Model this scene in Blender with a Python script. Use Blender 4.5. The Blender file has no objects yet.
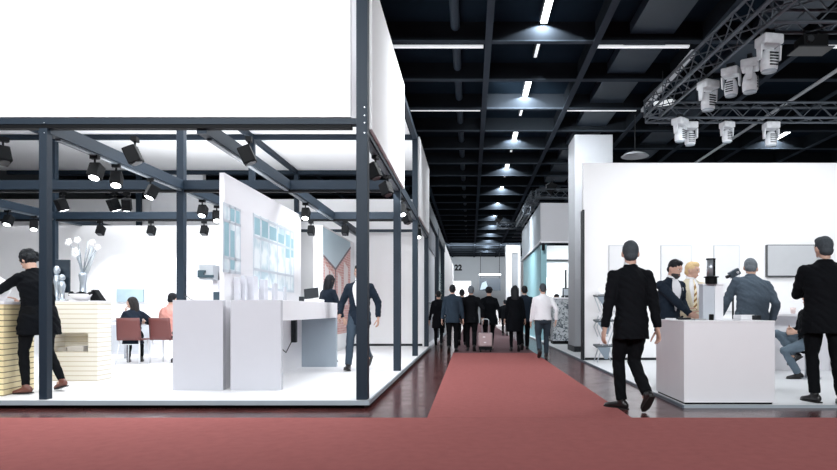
import bpy, bmesh, math, random
from mathutils import Vector, Matrix, noise
random.seed(7)
C = bpy.context.scene.collection
PI = math.pi
F, CX, HY, CH = 600.0, 470.5, 310.0, 1.08          # focal length in px, principal point, eye height

def at(px, py, Y):
    return Vector(((px - CX) * Y / F, Y, CH - (py - HY) * Y / F))
def X(px, Y): return (px - CX) * Y / F
def Zh(py, Y): return CH - (py - HY) * Y / F

# ---------------------------------------------------------------- materials
MATS = {}
def mat(name, col, rough=.5, metal=0, var=.06, scale=6, bump=0, bscale=120, emit=0, ecol=None, alpha=1, trans=0, spec=.5, coat=0):
    if name in MATS: return MATS[name]
    m = bpy.data.materials.new(name); m.use_nodes = True
    nt = m.node_tree; b = nt.nodes['Principled BSDF']
    b.inputs['Roughness'].default_value = rough
    b.inputs['Metallic'].default_value = metal
    b.inputs['Specular IOR Level'].default_value = spec
    b.inputs['Coat Weight'].default_value = coat
    b.inputs['Alpha'].default_value = alpha
    b.inputs['Transmission Weight'].default_value = trans
    tc = nt.nodes.new('ShaderNodeTexCoord')
    nz = nt.nodes.new('ShaderNodeTexNoise'); nz.inputs['Scale'].default_value = scale; nz.inputs['Detail'].default_value = 4
    nt.links.new(tc.outputs['Object'], nz.inputs['Vector'])
    mx = nt.nodes.new('ShaderNodeMix'); mx.data_type = 'RGBA'
    mx.inputs[6].default_value = tuple(max(0, c * (1 - var)) for c in col) + (1,)
    mx.inputs[7].default_value = tuple(min(1, c * (1 + var)) for c in col) + (1,)
    nt.links.new(nz.outputs['Fac'], mx.inputs[0])
    nt.links.new(mx.outputs[2], b.inputs['Base Color'])
    if bump:
        n2 = nt.nodes.new('ShaderNodeTexNoise'); n2.inputs['Scale'].default_value = bscale; n2.inputs['Detail'].default_value = 3
        nt.links.new(tc.outputs['Object'], n2.inputs['Vector'])
        bp = nt.nodes.new('ShaderNodeBump'); bp.inputs['Strength'].default_value = bump; bp.inputs['Distance'].default_value = .01
        nt.links.new(n2.outputs['Fac'], bp.inputs['Height']); nt.links.new(bp.outputs['Normal'], b.inputs['Normal'])
    if emit:
        b.inputs['Emission Color'].default_value = tuple(ecol or col) + (1,)
        b.inputs['Emission Strength'].default_value = emit
    MATS[name] = m
    return m

def srgb(r, g, b):
    f = lambda c: (c / 255 / 12.92) if c / 255 <= .04045 else ((c / 255 + .055) / 1.055) ** 2.4
    return (f(r), f(g), f(b))

# ---------------------------------------------------------------- mesh builder
class MB:
    def __init__(s): s.V = []; s.F = []
    def add(s, vs, fs):
        o = len(s.V); s.V += [Vector(v) for v in vs]; s.F += [tuple(o + i for i in f) for f in fs]; return s
    def box(s, x0, x1, y0, y1, z0, z1):
        return s.add([(x0,y0,z0),(x1,y0,z0),(x1,y1,z0),(x0,y1,z0),(x0,y0,z1),(x1,y0,z1),(x1,y1,z1),(x0,y1,z1)],
                     [(0,3,2,1),(4,5,6,7),(0,1,5,4),(1,2,6,5),(2,3,7,6),(3,0,4,7)])
    def obox(s, c, hx, hy, hz, M):
        c = Vector(c)
        vs = [c + M @ Vector((i*hx, j*hy, k*hz)) for k in (-1,1) for (i,j) in ((-1,-1),(1,-1),(1,1),(-1,1))]
        return s.add(vs, [(0,3,2,1),(4,5,6,7),(0,1,5,4),(1,2,6,5),(2,3,7,6),(3,0,4,7)])
    def bar(s, p, q, w, h=None, up=(0,0,1)):
        p = Vector(p); q = Vector(q); h = h or w; d = (q - p); L = d.length; d.normalize()
        u = d.cross(Vector(up))
        if u.length < 1e-4: u = d.cross(Vector((0,1,0)))
        u.normalize(); v = u.cross(d)
        M = Matrix((u, d, v)).transposed()
        return s.obox((p + q) / 2, w/2, L/2, h/2, M)
    def tube(s, pts, rads, n=10, cap=True):
        pts = [Vector(p) for p in pts]
        if not isinstance(rads, (list, tuple)): rads = [rads] * len(pts)
        N = len(pts); u = None; rings = []
        for i, p in enumerate(pts):
            d = (pts[min(i+1,N-1)] - pts[max(i-1,0)]).normalized()
            if u is None:
                u = d.cross(Vector((0,0,1)))
                if u.length < 1e-3: u = d.cross(Vector((0,1,0)))
            else: u = u - d * u.dot(d)
            u.normalize(); v = d.cross(u)
            rings.append([p + (u * math.cos(2*PI*k/n) + v * math.sin(2*PI*k/n)) * rads[i] for k in range(n)])
        o = len(s.V)
        for r in rings: s.V += r
        for i in range(N-1):
            for k in range(n):
                a = o+i*n+k; b = o+i*n+(k+1)%n
                s.F.append((a, b, b+n, a+n))
        if cap:
            s.F.append(tuple(o+k for k in range(n-1,-1,-1))); s.F.append(tuple(o+(N-1)*n+k for k in range(n)))
        return s
    def loft(s, rings, n=20):
        """rings: (centre, u, v, a, b)"""
        o = len(s.V)
        for (c,u,v,a,b) in rings:
            s.V += [Vector(c) + u*(a*math.cos(2*PI*k/n)) + v*(b*math.sin(2*PI*k/n)) for k in range(n)]
        N = len(rings)
        for i in range(N-1):
            for k in range(n):
                a = o+i*n+k; b = o+i*n+(k+1)%n
                s.F.append((a,b,b+n,a+n))
        s.F.append(tuple(o+k for k in range(n-1,-1,-1))); s.F.append(tuple(o+(N-1)*n+k for k in range(n)))
        return s
    def ell(s, c, r, M=None, nu=16, nv=10):
        c = Vector(c); r = (r,r,r) if not isinstance(r,(tuple,list)) else r
        M = M or Matrix.Identity(3); o = len(s.V)
        s.V.append(c + M @ Vector((0,0,-r[2])))
        for j in range(1,nv):
            t = -PI/2 + PI*j/nv
            for k in range(nu):
                p = 2*PI*k/nu
                s.V.append(c + M @ Vector((r[0]*math.cos(t)*math.cos(p), r[1]*math.cos(t)*math.sin(p), r[2]*math.sin(t))))
        s.V.append(c + M @ Vector((0,0,r[2]))); top = len(s.V)-1
        for k in range(nu):
            s.F.append((o, o+1+(k+1)%nu, o+1+k))
            b = o+1+(nv-2)*nu
            s.F.append((b+k, b+(k+1)%nu, top))
        for j in range(nv-2):
            for k in range(nu):
                a = o+1+j*nu+k; b = o+1+j*nu+(k+1)%nu
                s.F.append((a,b,b+nu,a+nu))
        return s
    def cyl(s, p, q, r, n=16, r2=None): return s.tube([p,q],[r, r if r2 is None else r2],n)
    def lathe(s, c, prof, n=20):
        c = Vector(c)
        return s.loft([(c+Vector((0,0,z)), Vector((1,0,0)), Vector((0,1,0)), r, r) for r,z in prof], n)
    def prism(s, pts, off):
        """polygon (list of 3D points) extruded by the vector off"""
        n = len(pts); off = Vector(off); pts = [Vector(p) for p in pts]
        return s.add(pts + [p+off for p in pts], [tuple(range(n-1,-1,-1)), tuple(range(n,2*n))] + [(i,(i+1)%n,n+(i+1)%n,n+i) for i in range(n)])
    def mesh(s, name, shift=None):
        me = bpy.data.meshes.new(name)
        me.from_pydata([tuple(v - shift) if shift else tuple(v) for v in s.V], [], s.F)
        bm = bmesh.new(); bm.from_mesh(me); bmesh.ops.recalc_face_normals(bm, faces=bm.faces); bm.to_mesh(me); bm.free()
        return me
    def build(s, name, m, parent=None, local=False, bevel=0, smooth=False):
        shift = None; loc = None
        if parent is not None and not local:
            w = Vector((0,0,0)); q = parent
            while q: w += q.location; q = q.parent
            shift = w
        if parent is None and not local:
            xs = [v.x for v in s.V]; ys = [v.y for v in s.V]; zs = [v.z for v in s.V]
            shift = Vector(((min(xs)+max(xs))/2, (min(ys)+max(ys))/2, min(zs))); loc = shift
        o = bpy.data.objects.new(name, s.mesh(name, shift)); C.objects.link(o)
        if loc is not None: o.location = loc
        o.data.materials.append(m)
        if parent is not None: o.parent = parent
        if bevel:
            md = o.modifiers.new('Bevel','BEVEL'); md.width = bevel; md.segments = 2; md.limit_method = 'ANGLE'
        if smooth:
            for p in o.data.polygons: p.use_smooth = True
        return o

def tag(o, label=None, cat=None, group=None, kind=None):
    if label: o['label'] = label
    if cat: o['category'] = cat
    if group: o['group'] = group
    if kind: o['kind'] = kind
    return o
def empty(name, loc=(0,0,0), rz=0):
    o = bpy.data.objects.new(name, None); C.objects.link(o); o.location = loc; o.rotation_euler = (0,0,rz); o.empty_display_size = .1
    return o
def copy_tree(o, parent=None):
    c = o.copy(); C.objects.link(c)
    if parent is not None: c.parent = parent
    for ch in list(o.children): copy_tree(ch, c)
    return c

# ---------------------------------------------------------------- continuous surfaces for figures
def remesh(mb, name, voxel, smooth=3, scale=1.0, fold=0, fseed=0, fscale=(9,9,22)):
    me = bpy.data.meshes.new(name); me.from_pydata([tuple(v*scale) for v in mb.V], [], mb.F)
    bm = bmesh.new(); bm.from_mesh(me); bmesh.ops.recalc_face_normals(bm, faces=bm.faces); bm.to_mesh(me); bm.free()
    o = bpy.data.objects.new('work', me); C.objects.link(o)
    r = o.modifiers.new('r','REMESH'); r.mode = 'VOXEL'; r.voxel_size = voxel; r.use_smooth_shade = True
    if smooth:
        sm = o.modifiers.new('s','SMOOTH'); sm.factor = .5; sm.iterations = smooth
    dg = bpy.context.evaluated_depsgraph_get(); dg.update()
    out = bpy.data.meshes.new_from_object(o.evaluated_get(dg))
    out.name = name
    bpy.data.objects.remove(o); bpy.data.meshes.remove(me)
    if fold:
        for v in out.vertices:
            p = v.co
            q = Vector((p.x*fscale[0]+fseed, p.y*fscale[1], p.z*fscale[2]+2*p.x*fscale[0]))
            v.co = p + v.normal * (noise.noise(q) * fold)
    for p in out.polygons: p.use_smooth = True
    return out
def put(me, name, m, parent):
    o = bpy.data.objects.new(name, me); C.objects.link(o); o.parent = parent
    me.materials.clear(); me.materials.append(m)
    return o

def two_bone(a, t, l1, l2, hint):
    a = Vector(a); t = Vector(t); d = t - a; L = min(d.length, (l1+l2)*.999); dn = d.normalized()
    x = (l1*l1 - l2*l2 + L*L) / (2*L); h = math.sqrt(max(l1*l1 - x*x, 1e-6))
    hv = Vector(hint); hv = (hv - dn*hv.dot(dn)).normalized()
    return a + dn*x + hv*h, a + dn*L

def hand(mb, w, d, n, side, curl=.5):
    """palm, four fingers and a thumb; w wrist, d finger direction, n palm normal, side: thumb side sign along d x n"""
    d = d.normalized(); n = (n - d*n.dot(d)).normalized(); k = d.cross(n) * side
    mb.loft([(w - d*.01, k, n, .027, .02), (w + d*.03, k, n, .036, .017), (w + d*.075, k, n, .042, .015), (w + d*.095, k, n, .040, .012)], 12)
    for i, L in enumerate((.072, .08, .074, .058)):
        off = .031 - .0207*i
        p = w + d*.085 + k*off; pts = [p]; a = 0; dd = d + k*(.10 - .067*i)
        for j, f in enumerate((.45, .32, .27)):
            a += curl * (.55 if j == 0 else .8)
            p = p + (dd.normalized()*math.cos(a) + n*math.sin(a)) * L * f; pts.append(p)
        mb.tube(pts, [.0095, .009, .0085, .007], 8)
    p = w + d*.028 + k*.03
    mb.tube([p, p + (k*.75+d*.55+n*.25)*.036, p + (k*.95+d*1.25+n*.6)*.05, p + (k*.95+d*1.8+n*.95)*.055], [.014,.0125,.011,.008], 8)

SKIN = lambda: mat('skin', srgb(196,158,140), .55, var=.05, scale=30)

def person(label, loc, yaw=0, H=1.78, woman=False, bulk=1.0, pelvis=(0,0,.93), lean=0, lean2=None, side=0, twist=0, head=(0,0,0),
           feet=None, hands=None, elbow=None, hdir=None, palm=None, top='jacket', hem=-.17, topmat=None, legmat=None, shoemat=None, hair='short', hairmat=None,
           collar=True, collarmat=None, front=None, tie=None, beard=None, vox=.012, skin=None, curl=.5, knee=None, badge=False, belt=False, skirt=False, group=None):
    """forward is +y in the figure's own frame; positive yaw turns it to its left"""
    s = H / 1.78
    root = empty('person', loc, math.radians(yaw)); tag(root, label, 'person', group)
    P = Vector(pelvis); R = math.radians
    lean2 = lean if lean2 is None else lean2
    d1 = Vector((math.sin(R(side)), math.sin(R(lean)), math.cos(R(lean)))).normalized()
    d2 = Vector((math.sin(R(side)), math.sin(R(lean2)), math.cos(R(lean2)))).normalized()
    def frame(t):
        c = P + (d1*t if t < .2 else d1*.2 + d2*(t-.2))
        d = d1 if t < .1 else (d2 if t > .3 else (d1*(.3-t) + d2*(t-.1)).normalized())
        tw = R(twist) * max(0, min(1, t/.4))
        r = Vector((math.cos(tw), math.sin(tw), 0)); r = (r - d*r.dot(d)).normalized(); f = d.cross(r)
        return c, r, f, d
    wf = .9 if woman else 1.0
    J = [(hem,.196,.142),(-.05,.19,.142),(.10,.17,.126),(.22,.172,.128),(.36,.184,.134),(.43,.178,.122),(.49,.135,.1),(.53,.086,.078),(.568,.069,.066)]
    if woman: J = [(hem,.20,.15),(-.05,.185,.14),(.10,.15,.11),(.20,.148,.112),(.36,.162,.132),(.43,.155,.115),(.49,.115,.09),(.53,.075,.07),(.562,.06,.06)]
    if hem < -.3: J.insert(1, (hem*.55,.195,.145))
    bk = lambda t: bulk if t < .4 else 1 + (bulk-1)*.5
    shw = (.152 if woman else .178) * (1 + (bulk-1)*.5)
    def ring(t, a, b):
        c, r, f, d = frame(t)
        if t < -.02:                                     # below the waist cloth hangs down
            c = frame(0)[0] + Vector((0, 0, t)) + (d1 * t - Vector((0, 0, t))) * .4; r, f = frame(0)[1], Vector((-frame(0)[1].y, frame(0)[1].x, 0))
        return (c, r, f, a*bk(t), b*bk(t)*(1.05 if bulk > 1.05 and t < .3 else 1))
    # legs
    feet = feet or [(-.1,0,.08,0,0),(.1,0,.08,0,0)]
    hips = [P + frame(0)[1]*x for x in (-.095*bulk**.5, .095*bulk**.5)]
    legs = []
    for i, ft in enumerate(feet):
        hint = Vector((0,1,0)) if knee is None else Vector(knee[i])
        k, a = two_bone(hips[i], ft[:3], .435, .425, hint); legs.append((hips[i], k, a))
    # arms
    sh = [frame(.452)[0] + frame(.452)[1]*x for x in (-shw, shw)]
    if hands is None: hands = [(-.27,.05,.80),(.27,.05,.80)]
    arms = []
    for i, h in enumerate(hands):
        hint = Vector((-1 if i == 0 else 1, -1.2, -.3)) if elbow is None or elbow[i] is None else Vector(elbow[i])
        e, w = two_bone(sh[i], h, .29, .26, hint); arms.append((sh[i], e, w))
    # head frame
    hp, hy, hr = head
    fr = frame(.5)
    Mh = Matrix((fr[1], Vector((-fr[1].y, fr[1].x, 0)), Vector((0,0,1)))).transposed()
    Mh = Mh @ Matrix.Rotation(R(hy),3,'Z') @ Matrix.Rotation(R(-hp),3,'X') @ Matrix.Rotation(R(hr),3,'Y')
    nb = frame(.545)[0]
    hc = nb + d2*.028 + (Mh @ Vector((0,.014,.113)))
    hs = .95 if woman else 1.0
    T = lambda x,y,z: hc + Mh @ Vector((x*hs,y*hs,z*hs))
    E = lambda m, c, r, **k: m.ell(T(*c), tuple(q*hs for q in r), Mh, **k)
    # ---- body: one continuous skin
    b = MB()
    b.loft([ring(t, max(.05,a-.03), max(.05,b_-.03)) for t,a,b_ in J if t > -.12] , 18)
    for i,(h,k,a) in enumerate(legs): b.tube([h, (h+k)/2, k, (k*.6+a*.4), a], [.075,.065,.045,.045,.032], 12); b.ell(a-Vector((0,-.03,.03)), (.03,.06,.03))
    for i,(h,e,w) in enumerate(arms):
        b.tube([h, e, w], [.045,.035,.026], 10)
        hd = (w-e).normalized() if hdir is None or hdir[i] is None else Vector(hdir[i]).normalized()
        pn = Vector((1 if i == 0 else -1, 0, 0)) if palm is None or palm[i] is None else Vector(palm[i])
        if abs(pn.normalized().dot(hd)) > .9: pn = Vector((0,0,-1))
        fwd_side = 1 if (hd.cross(pn)).dot(Vector((0,1,0))) > 0 else -1
        if abs(hd.y) > .75: fwd_side = 1 if (hd.cross(pn)).dot(Vector((1 if i == 0 else -1,0,.4))) > 0 else -1
        hand(b, w, hd, pn, fwd_side, curl)
    b.tube([frame(.46)[0], nb, T(0,-.015,-.05)], [.066,.058,.058], 14)
    E(b,(0,0,.012),(.077,.096,.11)); E(b,(0,.022,-.05),(.057,.07,.068)); E(b,(0,.03,-.095),(.032,.048,.024))
    b.tube([T(0,.086,.022),T(0,.1,-.005),T(0,.108,-.022)],[.009,.012,.015],8); E(b,(0,.088,.03),(.05,.014,.012))
    E(b,(0,.082,-.068),(.03,.016,.014))
    for q in (-1,1): E(b,(q*.08,-.008,-.012),(.011,.021,.033))
    put(remesh(b,'body',(min(vox,.0075) if vox < .0115 else .0095),2,s), 'body', skin or SKIN(), root)
    for q in (-1,1):
        ey = MB(); E(ey,(q*.031,.083,.008),(.0125,.0095,.007),nu=10,nv=8)
        eo = put(ey_mesh(ey,s),'eye',mat('eye_white',(.5,.49,.48),.4),root)
        ir = MB(); E(ir,(q*.031,.0915,.008),(.006,.004,.006),nu=8,nv=6); put(ey_mesh(ir,s),'iris',mat('iris',(.03,.02,.015),.2),eo)
    mo = MB(); E(mo,(0,.0945,-.067),(.024,.007,.006),nu=12,nv=6); put(ey_mesh(mo,s),'mouth',mat('lips',srgb(165,105,98),.5),root)
    # ---- hair
    h = MB(); hm = hairmat or mat('hair_dark',(.012,.011,.012),.5,var=.3,scale=60,spec=.15)
    if hair == 'short': E(h,(0,-.016,.03),(.083,.1,.1)); E(h,(0,.03,.085),(.064,.062,.045)); E(h,(0,-.05,-.03),(.07,.062,.06))
    elif hair == 'cropped': E(h,(0,-.008,.037),(.0805,.096,.094)); E(h,(0,.035,.088),(.062,.058,.036)); E(h,(0,-.05,-.02),(.066,.056,.055))
    elif hair == 'balding': E(h,(0,-.028,.005),(.0815,.09,.068)); E(h,(0,-.05,-.03),(.068,.058,.055))
    elif hair in ('long','wavy'):
        E(h,(0,-.018,.03),(.088,.104,.105)); L = .24 if hair == 'long' else .2
        dn = Vector((0,0,-1))
        c0 = T(0,-.055,.02)
        pts = [c0, c0 + dn*.1 + (Mh@Vector((0,-.025,0))), c0 + dn*(.1+L*.5) + (Mh@Vector((0,-.045,0))), c0 + dn*(.1+L) + (Mh@Vector((0,-.04,0)))]
        h.loft([(p, Mh@Vector((1,0,0)), Mh@Vector((0,1,0)), a_, c_) for p,a_,c_ in zip(pts,(.086,.098,.098,.06),(.07,.062,.052,.03))],16)
        for q in (-1,1): h.tube([T(q*.07,.02,.06),T(q*.088,.012,-.02),T(q*.092,-.01,-.12)+dn*.04],[.03,.028,.02],8)
    elif hair == 'curly':
        rr = random.Random(3)
        E(h,(0,-.018,.025),(.092,.105,.108))
        for q in range(46):
            u = rr.uniform(0,2*PI); v = rr.uniform(-.5,1)
            cpt = (math.cos(u)*.085*math.sqrt(max(0,1-v*v*.8)), -.03+math.sin(u)*.085*math.sqrt(max(0,1-v*v*.8)), .02+v*.09)
            if cpt[1] > .035 and cpt[2] < .06: continue
            E(h,cpt,(.03,.03,.03),nu=8,nv=6)
    elif hair == 'bun':
        E(h,(0,-.018,.03),(.086,.102,.104)); E(h,(0,-.11,.06),(.045,.045,.045)); E(h,(0,-.05,-.03),(.075,.065,.07))
    put(remesh(h,'hair',max(.006,vox*.6),1,s,fold=.004,fseed=loc[0],fscale=(60,60,25)),'hair',hm,root)
    if beard:
        bd = MB(); E(bd,(0,.03,-.075),(.06,.07,.052)); E(bd,(0,.045,-.1),(.036,.045,.03)); put(remesh(bd,'beard',.006,1,s),'beard',beard,root)
    # ---- upper garment
    t = MB()
    t.loft([ring(*j) for j in J], 24)
    sl = [.066,.064,.057,.05,.043] if top != 'shirt' else [.061,.059,.053,.047,.041]
    if woman: sl = [q*.88 for q in sl]
    for i,(a,e,w) in enumerate(arms):
        c,r,f,d = frame(.5); r = r*(-1 if i == 0 else 1)
        t.tube([c + r*.04 + d*.012, c*.5 + (a)*.5 + d*.004, a*.97+c*.03, (a*.6+e*.4)], [.05,.056,sl[0],sl[1]], 14); t.ell(a, sl[0])
        e2 = e; ww = w + (w-e).normalized()*(-.015)
        t.tube([a, (a+e)/2, e2, (e+ww)/2, ww], sl, 14); t.ell(e2, sl[2]*1.02)
    tm = put(remesh(t,'top',vox,4,s,fold=.011 if vox < .014 else .007,fseed=loc[0]*3+loc[1]), {'jacket':'jacket','coat':'coat','shirt':'shirt'}[top], topmat, root)
    def patch(name, m, t0, t1, ang, off, nt=14, na=8, th=.004):
        """sheet over the chest between heights t0, t1; ang(u) -> (from, to) in degrees off the middle"""
        q = MB(); vs = []; 
        for i in range(nt+1):
            u = i/nt; tt = t0 + (t1-t0)*u; a0,a1 = ang(u)
            k = 0
            while k < len(J)-2 and J[k+1][0] < tt: k += 1
            w_ = (tt-J[k][0])/(J[k+1][0]-J[k][0]); a_ = J[k][1]+(J[k+1][1]-J[k][1])*w_; b_ = J[k][2]+(J[k+1][2]-J[k][2])*w_
            c,r,f,A,B = ring(tt,a_,b_)
            for j in range(na+1):
                an = R(a0+(a1-a0)*j/na); vs.append((c + r*((A+off)*math.sin(an)) + f*((B+off)*math.cos(an)))*s)
        fs = [(i*(na+1)+j, i*(na+1)+j+1, (i+1)*(na+1)+j+1, (i+1)*(na+1)+j) for i in range(nt) for j in range(na)]
        q.add(vs, fs); o = q.build(name, m, root, local=True, smooth=True)
        sd = o.modifiers.new('Solidify','SOLIDIFY'); sd.thickness = th; sd.offset = 0
        return o
    cm = collarmat or mat('shirt_white',(.8,.8,.82),.7,var=.03)
    if front:
        patch('shirt_front', front, .12, .55, lambda u: (-4-30*u**.8, 4+30*u**.8), .005)
        for q in (-1,1): patch('lapel', topmat, .12, .54, lambda u,q=q: (q*(3+30*u**.8), q*(9+44*u**.7)), .012, na=4)
    if tie: patch('tie', tie, .10, .55, lambda u: (-9+5.5*u, 9-5.5*u) , .016, na=4)
    if collar:
        c,r,f,d = frame(.562); q = MB(); n = 20
        base = [(c + d*-.012 + r*(.072*math.cos(2*PI*k/n)) + f*(.068*math.sin(2*PI*k/n) + .006)) for k in range(n)]
        tp = [(c + d*.034 + f*.012 + r*(.06*math.cos(2*PI*k/n)) + f*(.06*math.sin(2*PI*k/n))) - d*(.02*max(0,math.sin(2*PI*k/n))) for k in range(n)]
        q.add([v*s for v in base+tp], [(k,(k+1)%n,n+(k+1)%n,n+k) for k in range(n)])
        o = q.build('collar', cm, root, local=True, smooth=True); sd = o.modifiers.new('Solidify','SOLIDIFY'); sd.thickness = .008*s
    # ---- trousers
    g = MB()
    g.loft([ring(*j) for j in ((-.12,.12,.1),(-.06,.168,.124),(0,.172,.125),(.06,.16,.118),(.1,.152,.112))], 20)
    for (hp_,k,a) in legs:
        rr_ = [.096*bulk**.6,.088*bulk**.6,.066,.062,.056] if not woman else [.094,.08,.056,.052,.04]
        a2 = a + (k-a).normalized()*.015
        g.tube([hp_, (hp_+k)/2, k, (k+a2)/2, a2], rr_, 14); g.ell(hp_, rr_[0]); g.ell(k, rr_[2])
    put(remesh(g,'trousers',vox,4,s,fold=.009 if vox < .014 else .006,fseed=loc[1]*5,fscale=(10,10,15)),'trousers',legmat,root)
    if belt:
        q = MB(); q.loft([ring(.075,.166,.122),ring(.11,.16,.118)],24); q.V = [v*s for v in q.V]; q.build('belt',mat('belt_leather',(.01,.009,.01),.4),root,local=True,smooth=True)
    # ---- shoes
    for (hp_,k,a), ft in zip(legs, feet):
        M = Matrix.Rotation(R(ft[4]),3,'Z') @ Matrix.Rotation(R(ft[3]),3,'X')
        w = 1 if not woman else .88
        q = MB(); S = lambda x,y,z: a + M @ Vector((x,y,z))
        u = M @ Vector((1,0,0)); v = M @ Vector((0,0,1))
        q.loft([(S(0,y,z),u,v,a_*w,b_) for y,z,a_,b_ in ((-.078,-.04,.014,.02),(-.066,-.036,.03,.034),(-.03,-.025,.037,.048),(.02,-.03,.039,.044),(.07,-.042,.044,.032),(.12,-.05,.046,.026),(.165,-.055,.036,.02),(.185,-.06,.015,.01))],16)
        q.tube([a+(k-a).normalized()*.03, a, S(0,0,-.03)],[.043*w,.043*w,.037*w],12)
        so = put(remesh(q,'shoe',.008,2,s),'shoe',shoemat,root)
        z = MB(); z.prism([S(x*w,y,-.08)*s for x,y in ((-.03,-.078),(.03,-.078),(.036,-.02),(.045,.08),(.044,.13),(.02,.185),(-.02,.185),(-.044,.13),(-.042,.08),(-.034,-.02))], v*.014*s)
        z.build('sole', mat('shoe_sole',(.012,.011,.011),.6), so, local=True)
    if badge:
        patch('name_badge', mat('badge_white',(.85,.85,.85),.5), .40,.44, lambda u: (-46,-36), .012, nt=2, na=2)
    return root
def ey_mesh(mb, s):
    mb.V = [v*s for v in mb.V]
    me = mb.mesh('small')
    for p in me.polygons: p.use_smooth = True
    return me
# ================================================================ palette
M_WHITE = mat('white_laminate', (.80,.79,.82), .45, var=.015)
M_WALL  = mat('white_wall_paint', (.86,.855,.865), .7, var=.012)
M_FABR  = mat('white_stretched_fabric', (.88,.88,.89), .85, var=.012)
M_GREYW = mat('pale_grey_laminate', (.60,.60,.64), .5, var=.02)
M_STEEL = mat('slate_blue_powder_coat', (.0105,.021,.035), .55, var=.08, bump=.03, spec=.3)
M_BLACK = mat('matt_black', (.004,.0045,.0055), .6, var=.2, spec=.12)
M_DKGREY= mat('dark_grey_plastic', (.018,.021,.025), .45, var=.1, spec=.25)
M_BEAM  = mat('black_painted_steel', (.013,.016,.02), .9, var=.12, scale=3, spec=0)
M_FLNG  = mat('grey_painted_flange', (.038,.047,.06), .7, var=.12, scale=2, spec=0)
M_DECK  = mat('blue_black_roof_deck', (.009,.0155,.024), .9, var=.4, scale=.8, spec=0)
M_ALU   = mat('aluminium', (.55,.58,.62), .3, metal=.85, var=.08)
M_TRUSS = mat('truss_aluminium', (.10,.118,.14), .45, metal=.5, var=.15)
M_GLOW  = mat('lamp_tube', (.95,.97,1), .4, emit=9, ecol=(.93,.97,1))
M_TUBE  = mat('fluorescent_tube', (.95,.97,1), .4, emit=.62, ecol=(.9,.95,1))
M_LENS  = mat('lit_lens', (.95,.97,1), .3, emit=14, ecol=(.95,.98,1))
M_CREAM = None

def wood_floor():
    m = bpy.data.materials.new('dark_red_parquet'); m.use_nodes = True; nt = m.node_tree; b = nt.nodes['Principled BSDF']
    tc = nt.nodes.new('ShaderNodeTexCoord'); mp = nt.nodes.new('ShaderNodeMapping'); mp.inputs['Scale'].default_value = (1,1,1)
    br = nt.nodes.new('ShaderNodeTexBrick'); br.inputs['Scale'].default_value = 1; br.inputs['Brick Width'].default_value = .6; br.inputs['Row Height'].default_value = .12
    br.inputs['Mortar Size'].default_value = .004; br.inputs['Color1'].default_value = (.17,.050,.046,1); br.inputs['Color2'].default_value = (.095,.028,.028,1); br.inputs['Mortar'].default_value = (.012,.007,.008,1)
    nz = nt.nodes.new('ShaderNodeTexNoise'); nz.inputs['Scale'].default_value = 5; nz.inputs['Detail'].default_value = 6
    mx = nt.nodes.new('ShaderNodeMix'); mx.data_type = 'RGBA'; mx.blend_type = 'MULTIPLY'; mx.inputs[0].default_value = .6
    rp = nt.nodes.new('ShaderNodeMapRange'); rp.inputs[3].default_value = .10; rp.inputs[4].default_value = .30
    bp = nt.nodes.new('ShaderNodeBump'); bp.inputs['Strength'].default_value = .12; bp.inputs['Distance'].default_value = .006
    L = nt.links.new
    L(tc.outputs['Object'], mp.inputs[0]); L(mp.outputs[0], br.inputs['Vector']); L(mp.outputs[0], nz.inputs['Vector'])
    L(br.outputs['Color'], mx.inputs[6]); L(nz.outputs['Fac'], mx.inputs[7]); L(mx.outputs[2], b.inputs['Base Color'])
    L(nz.outputs['Fac'], rp.inputs[0]); L(rp.outputs[0], b.inputs['Roughness']); L(br.outputs['Fac'], bp.inputs['Height']); L(bp.outputs[0], b.inputs['Normal'])
    return m
def slatted(name='pale_yellow_slats', ca=(.86,.83,.76), cb=(.62,.55,.42)):
    m = bpy.data.materials.new(name); m.use_nodes = True; nt = m.node_tree; b = nt.nodes['Principled BSDF']
    tc = nt.nodes.new('ShaderNodeTexCoord'); sp = nt.nodes.new('ShaderNodeSeparateXYZ')
    mu = nt.nodes.new('ShaderNodeMath'); mu.operation = 'MULTIPLY'; mu.inputs[1].default_value = 1/.066
    fr = nt.nodes.new('ShaderNodeMath'); fr.operation = 'FRACT'
    lt = nt.nodes.new('ShaderNodeMath'); lt.operation = 'LESS_THAN'; lt.inputs[1].default_value = .17
    mx = nt.nodes.new('ShaderNodeMix'); mx.data_type = 'RGBA'; mx.inputs[6].default_value = ca+(1,); mx.inputs[7].default_value = cb+(1,)
    iv = nt.nodes.new('ShaderNodeMath'); iv.operation = 'SUBTRACT'; iv.inputs[0].default_value = 1
    bp = nt.nodes.new('ShaderNodeBump'); bp.inputs['Strength'].default_value = .6; bp.inputs['Distance'].default_value = .02
    L = nt.links.new
    L(tc.outputs['Object'], sp.inputs[0]); L(sp.outputs[2], mu.inputs[0]); L(mu.outputs[0], fr.inputs[0]); L(fr.outputs[0], lt.inputs[0])
    L(lt.outputs[0], mx.inputs[0]); L(mx.outputs[2], b.inputs['Base Color']); L(lt.outputs[0], iv.inputs[1]); L(iv.outputs[0], bp.inputs['Height']); L(bp.outputs[0], b.inputs['Normal'])
    b.inputs['Roughness'].default_value = .55
    return m
M_CREAM = slatted(); M_YELLOW_LIT = slatted('yellow_lit_slats',(.82,.70,.42),(.22,.17,.09))  # second copy holds the front counter's yellow light in its colour
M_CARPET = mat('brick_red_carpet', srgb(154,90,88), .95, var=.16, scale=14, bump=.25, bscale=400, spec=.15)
M_CARPT2 = mat('brick_red_carpet_cross', srgb(154,90,88), .95, var=.16, scale=11, bump=.25, bscale=400, spec=.15)

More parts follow.
